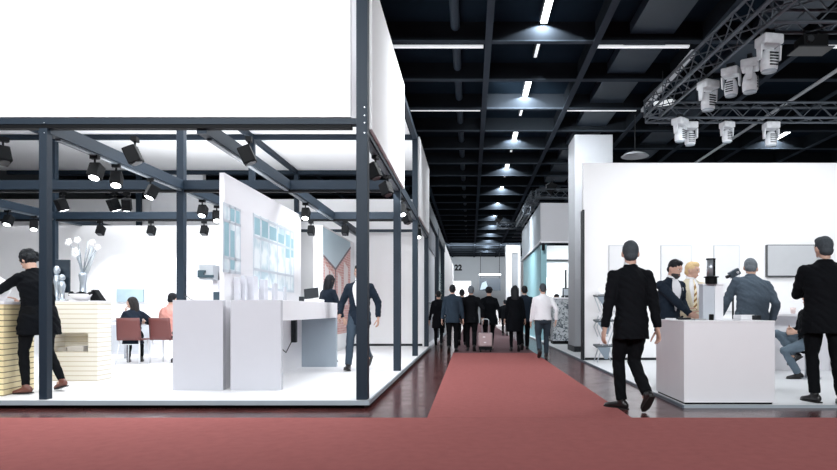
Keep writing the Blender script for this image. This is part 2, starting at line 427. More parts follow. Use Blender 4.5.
# ================================================================ people (built first, while the scene is small)
J_NAVY = mat('navy_suit_cloth', (.011,.018,.030), .85, spec=.15, var=.25, scale=40, bump=.15, bscale=300)
J_BLACK= mat('black_suit_cloth', (.0038,.0046,.0064), .85, spec=.12, var=.25, scale=40, bump=.15, bscale=300)
J_GREY = mat('blue_grey_suit_cloth', (.075,.10,.13), .85, spec=.15, var=.2, scale=40, bump=.15, bscale=300)
J_MID  = mat('steel_blue_suit_cloth', (.026,.042,.062), .85, spec=.15, var=.2, scale=40, bump=.15, bscale=300)
J_BEIGE= mat('beige_jacket_cloth', srgb(206,196,172), .85, var=.12, scale=40, bump=.1)
J_COAT = mat('black_wool_coat', (.004,.005,.007), .9, spec=.1, var=.3, scale=60, bump=.3, bscale=200)
T_BLACK= mat('black_trouser_cloth', (.0035,.0042,.0055), .85, spec=.12, var=.25, scale=40)
T_NAVY = mat('navy_trouser_cloth', (.010,.016,.025), .85, spec=.15, var=.25, scale=40)
T_JEAN = mat('dark_denim', (.02,.034,.05), .85, var=.3, scale=70)
T_BLUE = mat('blue_grey_trouser_cloth', (.10,.14,.18), .85, var=.2, scale=50)
S_WHITE= mat('white_shirt_cotton', (.76,.75,.78), .75, var=.04, scale=20)
S_PINK = mat('salmon_shirt_cotton', srgb(214,150,140), .8, var=.06, scale=20)
SH_BLK = mat('black_shoe_leather', (.012,.011,.012), .3, var=.2)
SH_BRN = mat('brown_boot_leather', srgb(104,62,52), .4, var=.2)
H_GREY = mat('hair_grey', (.055,.065,.075), .6, var=.3, scale=80, spec=.15)
H_LGREY= mat('hair_light_grey', (.15,.17,.19), .6, var=.25, scale=80, spec=.15)
H_DARK = mat('hair_dark', (.012,.013,.016), .45, var=.3, scale=60, spec=.15)
H_BRWN = mat('hair_dark_brown', (.022,.02,.02), .5, var=.3, scale=60, spec=.15)
H_BLND = mat('hair_sandy_blond', srgb(214,186,140), .6, var=.2, scale=60, spec=.15)
TIE = mat('tie_cloth_gold', srgb(190,160,96), .6)
def striped_tie():
    m = bpy.data.materials.new('gold_striped_tie'); m.use_nodes = True; nt = m.node_tree; b = nt.nodes['Principled BSDF']
    tc = nt.nodes.new('ShaderNodeTexCoord'); w = nt.nodes.new('ShaderNodeTexWave'); w.bands_direction = 'DIAGONAL'; w.inputs['Scale'].default_value = 7
    r = nt.nodes.new('ShaderNodeValToRGB'); r.color_ramp.interpolation = 'CONSTANT'; r.color_ramp.elements[0].color = srgb(150,112,60)+(1,); r.color_ramp.elements[1].position = .45; r.color_ramp.elements[1].color = srgb(236,222,190)+(1,)
    nt.links.new(tc.outputs['Object'], w.inputs['Vector']); nt.links.new(w.outputs['Fac'], r.inputs[0]); nt.links.new(r.outputs[0], b.inputs['Base Color'])
    return m
STRIPE = striped_tie()

def walk(front='L', st=.27, lift=.10, spread=.085, z=.08, toe=0):
    """feet of a walking step; the trailing foot lifts its heel"""
    a = (0, st, z, 8, 0); bk = (0, -st, z+lift, -38, 0)
    l, r = (a, bk) if front == 'L' else (bk, a)
    return [(-spread,)+l[1:4]+(6+toe,), (spread,)+r[1:4]+(-6+toe,)]
LZ, RZ = .095, .03       # stand platform heights

# --- right stand and its edge
person('man in black suit walking past the stand counter on the wooden floor, back turned', (1.735,6.43,0), yaw=13, H=1.885, bulk=.95, pelvis=(0,.02,.915), lean=2, twist=-8,
       feet=[(-.055,.13,.08,4,40),(.055,-.20,.19,-42,-4)], hands=[(-.27,.07,.82),(.265,-.03,.82)], topmat=J_BLACK, legmat=T_BLACK, shoemat=SH_BLK, hairmat=H_GREY, hair='short',
       head=(0,-14,0), vox=.010, hem=-.19)
person('heavy grey-haired man in black suit standing with folded arms, back turned, beside the counter', (4.0,6.78,RZ), yaw=-12, H=1.925, bulk=1.14,
       feet=[(-.085,.03,.08,0,24),(.125,-.10,.08,0,-14)], hands=[(.02,.25,1.19),(.0,.27,1.25)], elbow=[(-1,-.1,-.6),(1,-.1,-.6)], topmat=J_BLACK, legmat=T_BLACK, shoemat=SH_BLK,
       hairmat=H_GREY, hair='short', head=(3,14,0), vox=.010, hem=-.2)
person('bearded man in navy suit and open white shirt behind the counter, hand on a phone', (2.68,8.15,RZ), yaw=205, H=1.78, lean=5, lean2=9,
       hands=[(-.30,.06,1.0),(-.02,.40,.985)], hdir=[None,(-.3,.9,-.35)], topmat=J_NAVY, legmat=T_NAVY, shoemat=SH_BLK, hair='cropped', hairmat=H_DARK,
       head=(16,12,0), front=S_WHITE, beard=mat('beard_dark',(.035,.032,.032),.8,var=.4,scale=90), vox=.010, badge=True)
person('fair-haired man in beige jacket and gold striped tie behind the counter', (3.28,8.95,RZ), yaw=188, H=1.81, hands=[(-.24,.14,.92),(.20,.26,1.02)],
       topmat=J_BEIGE, legmat=T_NAVY, shoemat=SH_BLK, hair='short', hairmat=H_BLND, front=S_WHITE, tie=STRIPE, head=(8,38,0), vox=.011)
person('stout man in blue-grey suit leaning over the far side of the counter, back turned', (3.74,7.98,RZ), yaw=2, H=1.88, bulk=1.14, lean=6, lean2=26, side=8, pelvis=(0,0,.91), 
       hands=[(-.20,.42,.92),(.31,.10,.84)], elbow=[None,(.1,-1,0)], topmat=J_GREY, legmat=T_BLUE, shoemat=SH_BLK, hairmat=H_LGREY, hair='short', head=(20,-26,0), vox=.010, hem=-.2)
person('seated person in dark jacket and blue-grey trousers beyond the heavy man, legs crossed', (5.16,9.25,RZ), yaw=90, H=1.76, pelvis=(0,-.02,.56), lean=-6,
       feet=[(-.10,.16,.08,0,0),(.02,.14,.36,-30,0)], knee=[(-.1,1,.4),(.05,1,.5)], hands=[(-.12,.20,.72),(.14,.16,.74)], topmat=J_BLACK, legmat=T_BLUE, shoemat=SH_BLK, hairmat=H_BRWN, vox=.012)

# --- walkers in the aisle
walkers = [
 ('man in steel-blue suit walking away beside the edge of the white stand', 452.5,15.3,1.77,dict(topmat=J_MID,legmat=T_BLACK,shoemat=SH_BLK,hair='short',hairmat=H_DARK,feet=walk('R',.14,.05),hands=[(-.27,.03,.82),(.27,.05,.82)],pelvis=(0,0,.915))),
 ('person in long dark coat walking between the steel-blue suit and the stand edge', 438.5,16.4,1.66,dict(top='coat',hem=-.30,topmat=J_COAT,legmat=T_BLACK,shoemat=SH_BLK,hair='short',hairmat=H_DARK,woman=True,feet=walk('L',.16,.06),collar=False,pelvis=(0,0,.91))),
 ('grey-haired man in black suit walking away beside the silver suitcase', 471,15.6,1.76,dict(topmat=J_BLACK,legmat=T_BLACK,shoemat=SH_BLK,hair='short',hairmat=H_LGREY,feet=walk('L',.18,.06),hands=[(-.30,.0,.86),(.32,.02,.86)],pelvis=(0,0,.91),bulk=1.08)),
 ('man in dark suit hidden between the two suited walkers, only legs and hair showing', 462,18.2,1.76,dict(topmat=J_NAVY,legmat=T_BLACK,shoemat=SH_BLK,hair='short',hairmat=H_DARK,feet=walk('R',.2,.06),pelvis=(0,0,.91))),
 ('curly-haired woman in black jacket pulling a silver suitcase', 489,16.0,1.76,dict(top='coat',hem=-.22,topmat=J_COAT,legmat=T_BLACK,shoemat=mat('shoe_light',srgb(190,170,165),.6),woman=True,hair='curly',hairmat=H_DARK,feet=walk('R',.26,.10),hands=[(-.20,-.22,.80),(.30,.1,.84)],pelvis=(0,0,.90),collar=False,bulk=1.25)),
 ('long-haired woman in black coat walking away down the aisle', 515,15.5,1.76,dict(top='coat',hem=-.40,topmat=J_COAT,legmat=T_BLACK,shoemat=SH_BLK,woman=True,hair='long',hairmat=H_DARK,feet=walk('L',.14,.06),collar=False,pelvis=(0,0,.915),bulk=1.12)),
 ('dark-haired man in navy suit walking close behind the long-haired woman', 524.5,16.1,1.78,dict(topmat=J_NAVY,legmat=T_BLACK,shoemat=SH_BLK,hair='short',hairmat=H_DARK,feet=walk('R',.18,.06),pelvis=(0,0,.91))),
 ('man in white shirt and dark jeans walking away down the aisle', 543,13.4,1.72,dict(top='shirt',hem=-.02,topmat=S_WHITE,legmat=T_JEAN,shoemat=SH_BLK,hair='cropped',hairmat=H_GREY,feet=walk('R',.20,.10,.10),hands=[(-.27,.10,.80),(.29,-.06,.86)],belt=True,pelvis=(0,0,.905),bulk=1.1)),
 ('small far figure in dark clothes walking towards the end wall of the hall', 505,25.0,1.56,dict(topmat=J_BLACK,legmat=T_BLACK,shoemat=SH_BLK,hair='short',hairmat=H_DARK,feet=walk('L',.24,.08),pelvis=(0,0,.90))),
]
for lab, px, Y, H, kw in walkers:
    person(lab, (X(px,Y),Y,.012), H=H, vox=.016 if Y < 20 else .02, **kw)

# --- left stand
person('person in black coat leaning on the slatted counter, one arm stretched out', (X(36,7.15),7.2,LZ), yaw=72, H=1.78, woman=True, top='coat', hem=-.24, topmat=J_COAT,
       legmat=T_BLACK, shoemat=SH_BRN, hair='curly', hairmat=mat('hair_streaked',(.014,.016,.019),.5,var=.7,scale=30,spec=.15), feet=[(-.17,-.02,.085,-4,10),(.17,-.16,.12,-12,-12)], lean=4, lean2=16, 
       hands=[(-.16,.62,1.14),(.10,.46,1.08)], head=(22,8,0), collar=False, vox=.010, bulk=1.22)
person('dark-haired woman in navy jacket standing behind the far end of the white counter', (X(327,11.35),11.35,LZ), yaw=-38, H=1.70, woman=True, topmat=J_NAVY, hem=-.18, legmat=T_BLACK, shoemat=SH_BLK,
       hair='wavy', hairmat=H_DARK, hands=[(-.20,.26,1.0),(.26,.20,.86)], head=(14,0,0), lean=4, collar=False, vox=.013)
person('man in navy suit and white shirt walking inside the white stand', (X(359,9.9),9.95,LZ), yaw=172, H=1.80, topmat=J_NAVY, legmat=mat('blue_trouser_cloth',(.03,.05,.075),.85,var=.2,scale=40),
       shoemat=SH_BLK, hair='short', hairmat=H_BRWN, front=S_WHITE, feet=[(-.08,-.26,.20,-40,-4),(.10,.26,.085,10,6)], hands=[(-.30,-.05,.84),(.28,.16,.88)], pelvis=(0,0,.90), vox=.011)
person('seated long-haired woman in dark top resting her head on her hand', (X(130,11.0),11.1,LZ), yaw=24, H=1.62, woman=True, pelvis=(0,0,.56), lean=10, lean2=14,
       feet=[(-.12,.40,.08,0,0),(.12,.38,.08,0,0)], hands=[(-.17,.32,1.03),(.20,.36,.82)], elbow=[(-.4,.3,-1),(1,-.4,-.6)], hdir=[(.1,-.1,1),None], topmat=J_NAVY, legmat=T_BLACK, shoemat=SH_BLK,
       hair='long', hairmat=H_BRWN, head=(10,84,0), collar=False, vox=.012)
person('man in salmon shirt with dark hair sitting at the white meeting table', (X(165.5,11.2),11.3,LZ), yaw=-16, H=1.72, pelvis=(0,0,.56), lean=8, top='shirt', hem=-.04, topmat=S_PINK, legmat=T_NAVY, shoemat=SH_BLK,
       feet=[(-.12,.36,.08,0,0),(.14,.02,.08,0,-20)], hands=[(-.18,.36,.82),(.18,.38,.82)], hair='short', hairmat=H_DARK, head=(16,10,0), collar=False, vox=.013)
# --- far stand on the other side of the aisle
person('person with dark hair standing behind the patterned counter of the far stand', (X(553,20.2),20.2,RZ), yaw=200, H=1.66, topmat=J_NAVY, legmat=T_BLACK, shoemat=SH_BLK, hair='short', hairmat=H_DARK,
       head=(30,20,0), lean=14, vox=.02)

# ================================================================ the hall
BP = 1.642; Y0 = 9.88                    # roof beam spacing
def hall():
    fl = MB().box(-14,26,-6,52,-.1,0).build('floor', wood_floor()); tag(fl, kind='structure')
    deck = MB().box(-14,26,-6,52,5.82,5.95).build('ceiling', M_DECK); tag(deck, kind='structure')
    k = -8
    while Y0 + k*BP < 51:
        y = Y0 + k*BP
        b = MB().box(-14,26,y-.012,y+.03,5.5,5.82).build('cross_beam', M_BEAM, deck)
        MB().box(-14,26,y-.05,y+.06,5.485,5.505).build('flange', M_FLNG, b)
        k += 1
    for x in (-6.8,-5.03,-3.25,-1.48,.295,2.07,3.84,5.61,7.38,9.15,10.9,12.7):
        b = MB().box(x-.02,x+.02,-6,51,5.52,5.82).build('long_beam', M_BEAM, deck)
        MB().box(x-.055,x+.055,-6,51,5.465,5.487).build('flange', M_FLNG, b)
    for x,r in ((2.98,.0),(-.25,.075),(5.0,0),(-2.4,.075)):
        if r: MB().cyl((x,-6,5.74),(x,51,5.74),r).build('duct', mat('duct_sheet_metal',(.026,.040,.058),.5,metal=.1,var=.2,scale=1.5,spec=.25), deck, smooth=True)
        else: MB().box(x-.36,x+.36,-6,51,5.62,5.80).build('duct', mat('duct_sheet_metal',(.026,.040,.058),.5,metal=.1,var=.2,scale=1.5,spec=.25), deck)
    MB().cyl((6.65,-6,5.43),(6.65,51,5.43),.035,10).build('pipe', mat('pipe_grey',(.4,.43,.46),.5), deck, smooth=True)
    w = mat('hall_wall_grey', (.36,.39,.42), .8, var=.08, scale=1)
    tag(MB().box(-14,26,50.0,50.2,0,5.82).build('wall_end', w), kind='structure')
    tag(MB().box(-14.2,-14,-6,52,0,5.82).build('wall_left', mat('hall_wall_dark',(.05,.055,.06),.8)), kind='structure')
    tag(MB().box(26,26.2,-6,52,0,5.82).build('wall_right', MATS['hall_wall_dark']), kind='structure')
hall()
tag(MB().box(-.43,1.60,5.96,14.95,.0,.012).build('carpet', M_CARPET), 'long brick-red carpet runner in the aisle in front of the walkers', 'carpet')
tag(MB().box(-.43,1.60,14.95,49,.0,.012).build('carpet', mat('mauve_toned_carpet',srgb(104,80,84),.95,var=.16,scale=12,bump=.25,bscale=300,spec=.15)), 'mauve-grey far stretch of carpet under the walkers towards the end of the hall', 'carpet')  # far stretch of the runner, greyer and darker than the near one
tag(MB().box(-13.5,25,-5.5,5.95,.0,.013).build('carpet', M_CARPT2), 'wide brick-red carpet across the front of both stands', 'carpet')

# square white pillar behind the wall of the right stand
t = empty('pillar', (3.08,15.5,0)); tag(t, 'square white pillar rising to the roof beside the aisle', 'pillar')
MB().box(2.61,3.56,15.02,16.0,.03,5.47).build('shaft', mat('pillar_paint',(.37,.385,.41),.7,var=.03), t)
MB().box(2.59,3.58,15.0,16.02,.03,.17).build('base', M_DKGREY, t)

# ceiling lamps over the aisle
ords = ['nearest','second','third','fourth','fifth','sixth','seventh','eighth','ninth','tenth','eleventh','twelfth','thirteenth']
n = 0
def spot(loc, d, power, size=1.2, blend=.5, rad=.05, col=(1,1,1)):
    l = bpy.data.lights.new('spot','SPOT'); l.energy = power; l.spot_size = size; l.spot_blend = blend; l.shadow_soft_size = rad; l.color = col
    o = bpy.data.objects.new('spot', l); C.objects.link(o); o.location = loc
    o.rotation_euler = Vector(d).to_track_quat('-Z','Y').to_euler()
    return o
def strip(xc, k, label, group=None):
    yb = Y0 + k*BP
    t = empty('ceiling_light', (xc, yb-.55, 5.82)); tag(t, label, 'ceiling light', group)
    MB().box(xc-.07,xc+.07,yb-1.1,yb-.2,5.72,5.8).build('housing', M_DKGREY, t)
    MB().box(xc-.05,xc+.05,yb-1.07,yb-.23,5.69,5.722).build('tube', M_GLOW, t)
    for q in (-.95,-.35): MB().cyl((xc,yb+q,5.79),(xc,yb+q,5.82),.01,6).build('hanger', M_DKGREY, t)
    spot((xc,yb-.16,5.79),(0,.12,-1), 150, 2.5, .15, .02, (.9,.96,1))
for k in range(0, 24, 2):
    if Y0 + k*BP > 47: break
    strip(1.18, k, f'bright strip light hanging over the aisle, {ords[n]} from the camera in its row', 'strip lights in the row over the aisle')
    n += 1
strip(4.72, 0, 'bright strip light glowing behind the near truss, beside the corner stage light', 'strip lights over the stand with the blank wall')
strip(4.72, 4, 'bright strip light glowing beside the far end of the receding truss', 'strip lights over the stand with the blank wall')
strip(8.26, 4, 'bright strip light glowing behind the outer stage light of the far truss', 'strip lights over the stand with the blank wall')
n = 0
for k in range(1, 12, 2):
    yb = Y0 + k*BP
    t = empty('batten_light', (1.18, yb-.8, 5.82)); tag(t, f'thin unlit batten between the strip lights over the aisle, {ords[n]} from the camera', 'ceiling light', 'thin battens over the aisle')
    MB().box(1.14,1.22,yb-1.3,yb-.55,5.70,5.82).build('housing', M_DKGREY, t)
    MB().box(1.155,1.205,yb-1.27,yb-.58,5.685,5.702).build('tube', M_TUBE, t); n += 1
def fluo(xc, k, txt):
    y = Y0 + k*BP + .45
    t = empty('fluorescent_lamp', (xc,y,5.82)); tag(t, txt, 'ceiling light', 'white fluorescent tubes between the roof beams')
    MB().box(xc-.80,xc+.80,y-.05,y+.05,5.63,5.66).build('housing', M_DKGREY, t)
    MB().box(xc-.79,xc+.79,y-.035,y+.035,5.60,5.63).build('tube', M_TUBE, t)
    for q in (-.5,.5): MB().cyl((xc+q,y,5.66),(xc+q,y,5.82),.008,6).build('hanger', M_DKGREY, t)
for i,k in enumerate((0,2,4,6)): fluo(-.57, k, f'long white fluorescent tube between the white fascia and the aisle lamps, {ords[i]} from the camera')
for i,k in enumerate((0,2,4)): fluo(2.97, k, f'long white fluorescent tube between the aisle lamps and the truss, {ords[i]} from the camera')
fluo(6.5, 0, 'long white fluorescent tube glowing behind the black projector')
fluo(6.5, 4, 'long white fluorescent tube low behind the far truss')
t = empty('lamp_rail', (3.76,11.6,5.5)); tag(t, 'long pale lamp rail running beside the truss towards the back', 'lamp rail')
MB().box(3.72,3.80,10.1,13.1,5.40,5.465).build('rail', mat('rail_grey',(.5,.53,.57),.5,emit=.12), t)
for y in (10.5,12.7): MB().cyl((3.76,y,5.46),(3.76,y,5.52),.012,6).build('hanger', M_DKGREY, t)
t = empty('dome_lamp', (X(635,13.6),13.6,5.5)); tag(t, 'round white dish lamp hanging beside the pillar top', 'ceiling light')
xc = X(635,13.6); MB().lathe((xc,13.6,4.56),[(.0,.10),(.10,.10),(.24,.05),(.31,0),(.29,.0),(.22,.03),(.0,.06)],24).build('shade', mat('dish_white',(.5,.53,.56),.5), t, smooth=True)
MB().cyl((xc,13.6,4.65),(xc,13.6,5.5),.012,8).build('rod', M_DKGREY, t)

# ================================================================ the white stand with the steel frame
R1,R2,R3,R4 = 6.63,9.75,12.9,16.2
XA,XB,XC,XM = -1.19,-4.695,-8.95,-2.97
t = empty('stand_platform', (-5,11,0)); tag(t, 'raised white floor of the steel-framed stand', 'platform')
MB().box(-13,-1.12,6.54,16.6,.05,LZ).build('deck', mat('white_platform',(.82,.815,.83),.5,var=.015), t)
MB().box(-10.5,-1.10,6.52,6.54,.045,LZ).build('edge_trim', mat('grey_blue_edge',(.33,.38,.42),.5), t)
MB().box(-1.12,-1.10,6.54,16.6,.045,LZ).build('edge_trim', MATS['grey_blue_edge'], t)
MB().box(-10.4,-1.17,6.60,16.5,0,.05).build('plinth', M_BLACK, t)

fr = empty('steel_framework', (-5,11.4,LZ)); tag(fr, 'slate-blue steel frame of posts and beams carrying white fascia panels', 'frame')
def post(x,y,z0,z1,w=.125):
    p = MB().box(x-w/2,x+w/2,y-w/2,y+w/2,z0,z1).build('post', M_STEEL, fr, bevel=.006)
    return p
TOP = 4.85
for (x,y) in ((XA,R1),(XB,R1),(XC,R1),(XA,R2),(XB,R2),(XA,R3),(XB,R3),(XC,R3),(XA,R4),(XB,R4),(XC,R4)):
    p = post(x,y,LZ,TOP if not (x == XB and y == R1) else 3.08, .09 if (x == XB and y == R1) else .125 if y == R1 else .115)
    if y == R1:
        bb = MB()
        for q in (3.30,3.21,3.13,3.02): bb.cyl((x+.03,y-.062,q),(x+.03,y-.066,q),.006,8)
        bb.build('bolts', M_ALU, p)
def beam(p,q,w=.11,h=.15): return MB().bar(p,q,w,h).build('beam', M_STEEL, fr)
ZB = 3.105
for y in (R1,R2,R3): 
    zb, hb = (3.15,.065) if y == R1 else (ZB,.15)
    b = beam((-12.5,y,zb),(XA-.06,y,zb),.11,hb)
    MB().box(-12.4,XA-.12,y-.045,y+.045,zb-hb/2-.04,zb-hb/2-.001).build('track', M_BLACK, b)
beam((-12.5,R4,3.22),(XA-.06,R4,3.22),.08,.07)
for x in (XA,XB,XM,XC):
    b = beam((x,R1,ZB),(x,R4,ZB))
    MB().box(x-.03,x+.03,R1+.2,R4-.2,ZB-.1,ZB-.076).build('track', mat('track_rail_grey',(.10,.12,.14),.4), b)
for y in (R3,R4): beam((-12.5,y,TOP-.06),(XA-.06,y,TOP-.06),.08,.10)
beam((XC-1.4,R1,TOP-.05),(XA,R1,TOP-.05),.08,.1)
for x in (XA,XB,XC): beam((x,R1,TOP-.06),(x,R4,TOP-.06),.09,.11)
post(XM,R4,3.2,TOP,.09)
FP = MB().box(-12.5,XA-.125,6.575,6.625,3.195,TOP).build('fascia_panel', M_FABR, fr)
MB().box(XA+.05,XA+.09,R1+.08,10.0,3.10,TOP-.02).build('fascia_panel', M_FABR, fr)
MB().box(XA+.05,XA+.09,R3+.08,R4-.2,3.10,TOP-.02).build('fascia_panel', M_FABR, fr)
MB().box(-12.8,XA-.12,R1+.06,R4,TOP,TOP+.04).build('canopy_panel', M_FABR, fr)

# walls of the stand
tag(MB().box(-13,-1.25,16.45,16.55,LZ,4.12).build('wall_stand_back', M_WALL), kind='structure')
tag(MB().box(-12.5,-4.55,13.78,13.88,LZ,3.02).build('wall_stand_partition', M_WALL), kind='structure')
tag(MB().box(-10.3,-1.32,16.43,16.45,LZ,LZ+.06).build('baseboard_stand_back', M_DKGREY), kind='structure')
tag(MB().box(-8.65,-7.25,16.25,16.44,LZ,4.85).build('trim_1', mat('tower_white',(.7,.7,.72),.6)), kind='structure')

# track spotlights
def spotlight_proto(lens):
    t = empty('track_spotlight')
    MB().box(-.05,.05,-.03,.03,-.05,0).build('track_adapter', M_BLACK, t, local=True)
    MB().cyl((0,0,-.05),(0,0,-.11),.012,8).build('stem', M_BLACK, t, local=True)
    Mx = Matrix.Rotation(math.radians(-24),3,'X')
    b = MB().obox((0,.02,-.20),.068,.07,.095,Mx).build('lamp_head', M_BLACK, t, local=True, bevel=.012)
    c = Vector((0,.02,-.20)) + Mx @ Vector((0,0,-.096))
    MB().cyl(c, c + Mx @ Vector((0,0,-.006)), .056, 16).build('lens', lens, t, local=True)
    return t
proto = spotlight_proto(M_LENS); proto_off = spotlight_proto(mat('unlit_lens',(.03,.034,.04),.3))
def track_spot(px, py, Y, x, z, yaw, label, lit=True):
    o = copy_tree(proto if lit else proto_off)
    xx = X(px,Y) if x is None else x
    o.location = (xx, Y, z); o.rotation_euler = (0,0,math.radians(yaw)); tag(o, label, 'spotlight', 'black track spotlights of the steel-framed stand')
    return o
ZT = 2.99
SP = [(135,0,R1,None,100,'box spotlight tilted under the front beam, between the reception counter and the window panel',0),
 (249,0,R1,None,100,'box spotlight tilted under the front beam above the white window panel',0),
 (3,0,R1,None,60,'box spotlight under the front beam above the leaning person in the coat',0),
 (0,0,7.5,XB,0,'lit spotlight under the receding beam, first behind the front post over the reception',1),
 (0,0,7.95,XB,20,'lit spotlight under the receding beam, second behind the front post over the reception',1),
 (0,0,8.8,XB,-40,'lit spotlight under the receding beam just in front of the second post',1),
 (0,0,10.5,XB,0,'lit spotlight just behind the second post of the receding beam',1),
 (0,0,11.1,XB,30,'farther lit spotlight of the pair behind the second post of the receding beam',1),
 (63,0,R2,None,150,'lit spotlight under the second cross beam, beside the thin post over the counter',1),
 (115,0,R2,None,150,'first of the close pair of lit spotlights under the second cross beam',1),
 (127,0,R2,None,200,'second of the close pair of lit spotlights under the second cross beam',1),
 (305,0,10.8,XM,0,'lit spotlight under the inner beam above the end of the window panel',1),
 (100,0,R3,None,0,'unlit black spotlight under the third cross beam above the flower arrangement',0),
 (151,0,R3,None,0,'unlit black spotlight under the third cross beam above the seated woman',0),
 (204,0,R3,None,0,'unlit black spotlight under the third cross beam beside the window panel edge',0),
 (311,0,R3,None,0,'unlit spotlight under the third cross beam, beside the top corner of the poster',0),
 (345,0,R3,None,0,'unlit spotlight under the third cross beam, above the poster edge nearer the aisle',0),
 (0,0,7.5,XA,75,'tilted spotlight under the aisle-side beam, nearest to the corner post',0),
 (0,0,8.6,XA,60,'spotlight under the aisle-side beam, second from the corner post',0),
 (0,0,10.4,XA,40,'spotlight under the aisle-side beam, just behind the second aisle post',1),
 (0,0,11.4,XA,60,'spotlight under the aisle-side beam midway between two aisle posts',0),
 (0,0,13.6,XA,20,'spotlight under the aisle-side beam, farthest from the corner post',1),
 (18,0,11.6,XC,0,'lit spotlight under the outermost beam above the leaning person',1),
 (18,0,12.3,XC,30,'spotlight under the outermost beam next to the front post',1)]
for px,_,Y,x,yaw,lab,lit in SP: track_spot(px,0,Y,x,ZT if x is None else ZB-.09,yaw,lab,lit)
for q in (proto,proto_off):
    for ch in list(q.children): bpy.data.objects.remove(ch)
    bpy.data.objects.remove(q)
# ================================================================ furniture of the white stand
def counter(x0,x1,lab,xp,xe=None):
    xe = x1 if xe is None else xe
    t = empty('display_counter', ((x0+x1)/2,8.9,LZ)); tag(t, lab, 'counter')
    MB().box(x0,x1,7.37,7.45,LZ,1.203).build('end_panel', mat('counter_front_shaded',(.52,.52,.56),.5,var=.02), t, bevel=.004)  # front panel greyed: shade on its camera side put into the colour
    MB().box(x0,xe,7.45,10.5,.945,1.203).build('worktop', M_WHITE, t, bevel=.004)
    MB().box(x0,xe,10.38,10.5,LZ,.945).build('end_panel', mat('blue_grey_panel',(.36,.42,.48),.5,var=.02), t)
    MB().box(xp-.01,xp+.01,7.45,10.38,LZ,.945).build('back_panel', M_WHITE, t)
    return t
tc1 = counter(-2.95,-2.33,'white display counter with open underside on the aisle side of the window panel',-2.93)
tc2 = counter(-3.66,-3.04,'white display counter behind the window panel, on the side facing the seated people',-3.17,-3.14)
cb = MB(); cb.tube([(-2.86,8.3,.93),(-2.87,8.5,.80),(-2.85,8.9,.55),(-2.86,9.3,.42),(-2.85,9.6,.60),(-2.86,9.9,.93)],.008,6)
tag(cb.build('power_cable', M_BLACK, smooth=True), 'thin black cable hanging under the open counter', 'cable')
tag(MB().box(-2.92,-2.82,8.1,8.3,.78,.93).build('power_supply', M_DKGREY, bevel=.01), 'small dark box fixed under the counter top, at the start of the cable', 'box')
tag(MB().box(-2.92,-2.84,9.75,9.85,.55,.935).build('power_strip', M_DKGREY, bevel=.01), 'upright dark socket strip under the counter top', 'power strip')

def window_print():
    m = bpy.data.materials.new('window_print'); m.use_nodes = True; nt = m.node_tree; b = nt.nodes['Principled BSDF']
    tc = nt.nodes.new('ShaderNodeTexCoord'); nz = nt.nodes.new('ShaderNodeTexNoise'); nz.inputs['Scale'].default_value = 3.2; nz.inputs['Detail'].default_value = 2
    r = nt.nodes.new('ShaderNodeValToRGB'); e = r.color_ramp.elements
    e[0].position = .36; e[0].color = srgb(188,208,217)+(1,); e[1].position = .55; e[1].color = srgb(236,242,245)+(1,)
    nt.links.new(tc.outputs['Object'], nz.inputs[0]); nt.links.new(nz.outputs['Fac'], r.inputs[0]); nt.links.new(r.outputs[0], b.inputs['Base Color']); b.inputs['Roughness'].default_value = .4
    return m
WP = window_print(); TEAL = mat('printed_glass_teal', srgb(152,188,199), .4, var=.16, scale=4); MULL = mat('printed_mullion', srgb(204,211,219), .5, var=.02)
t = empty('window_panel', (-2.995,9,1.2)); tag(t, 'tall white exhibition panel printed with large windows, standing between the two display counters', 'display panel')
MB().box(-3.125,-3.065,7.47,10.85,LZ,2.79).build('board', M_WHITE, t)
def printed(y0,y1,z0,z1,cols,rows,teal):
    p = MB().box(-3.065,-3.061,y0,y1,z0,z1).build('printed_window', WP, t)
    for (a,b_,c,d) in teal: MB().box(-3.062,-3.059,a,b_,c,d).build('printed_pane', TEAL, p)
    g = MB()
    for y in cols: g.box(-3.061,-3.056,y-.016,y+.016,z0,z1)
    for z in rows: g.box(-3.061,-3.056,y0,y1,z-.018,z+.018)
    g.build('printed_bars', MULL, p)
printed(7.42,7.98,1.55,2.42,(7.43,7.62,7.8,7.97),(1.57,1.74,2.2,2.40),[(7.45,7.6,1.75,2.18),(7.64,7.78,2.22,2.38),(7.82,7.95,2.22,2.38),(7.64,7.78,1.6,2.1)])
printed(8.45,10.4,1.38,2.45,(8.46,8.75,9.1,9.5,9.9,10.2,10.38),(1.4,1.66,2.12,2.42),[(8.5,8.72,2.16,2.4),(8.8,9.07,2.16,2.4),(9.14,9.46,2.16,2.36),(9.94,10.16,1.95,2.34),(10.2,10.36,1.98,2.3),(9.55,9.85,2.16,2.3)])

# white display blocks and gadgets on the counters
TC = 1.203
n = 0
for px,Y,w,h,dd,lab in ((236.5,7.72,.07,.30,.05,'tallest white display block at the front end of the counter'),
    (243,7.9,.06,.33,.08,'white display block behind the tallest one at the front of the counter'),
    (250.5,8.15,.10,.34,.15,'white display block with a grey side, third from the front end of the counter'),
    (261,8.7,.10,.32,.15,'white display block with a grey side, fourth from the front end of the counter'),
    (271.5,9.25,.10,.29,.14,'white display block with a grey side, fifth from the front end of the counter'),
    (282,9.8,.08,.26,.12,'smallest white display block, farthest from the front end of the counter')):
    x = X(px,Y); tag(MB().box(x-w/2,x+w/2,Y,Y+dd,TC,TC+h).build('display_block', mat('display_block_white',(.58,.58,.63),.5), bevel=.006), lab, 'display block', 'white display blocks on the counter')
t = empty('tablet_stand', (-2.72,10.15,TC)); tag(t, 'small dark tablet tilted on a white base at the far end of the counter', 'tablet')
MB().box(-2.85,-2.55,10.05,10.3,TC,TC+.06).build('base', M_WHITE, t, bevel=.01)
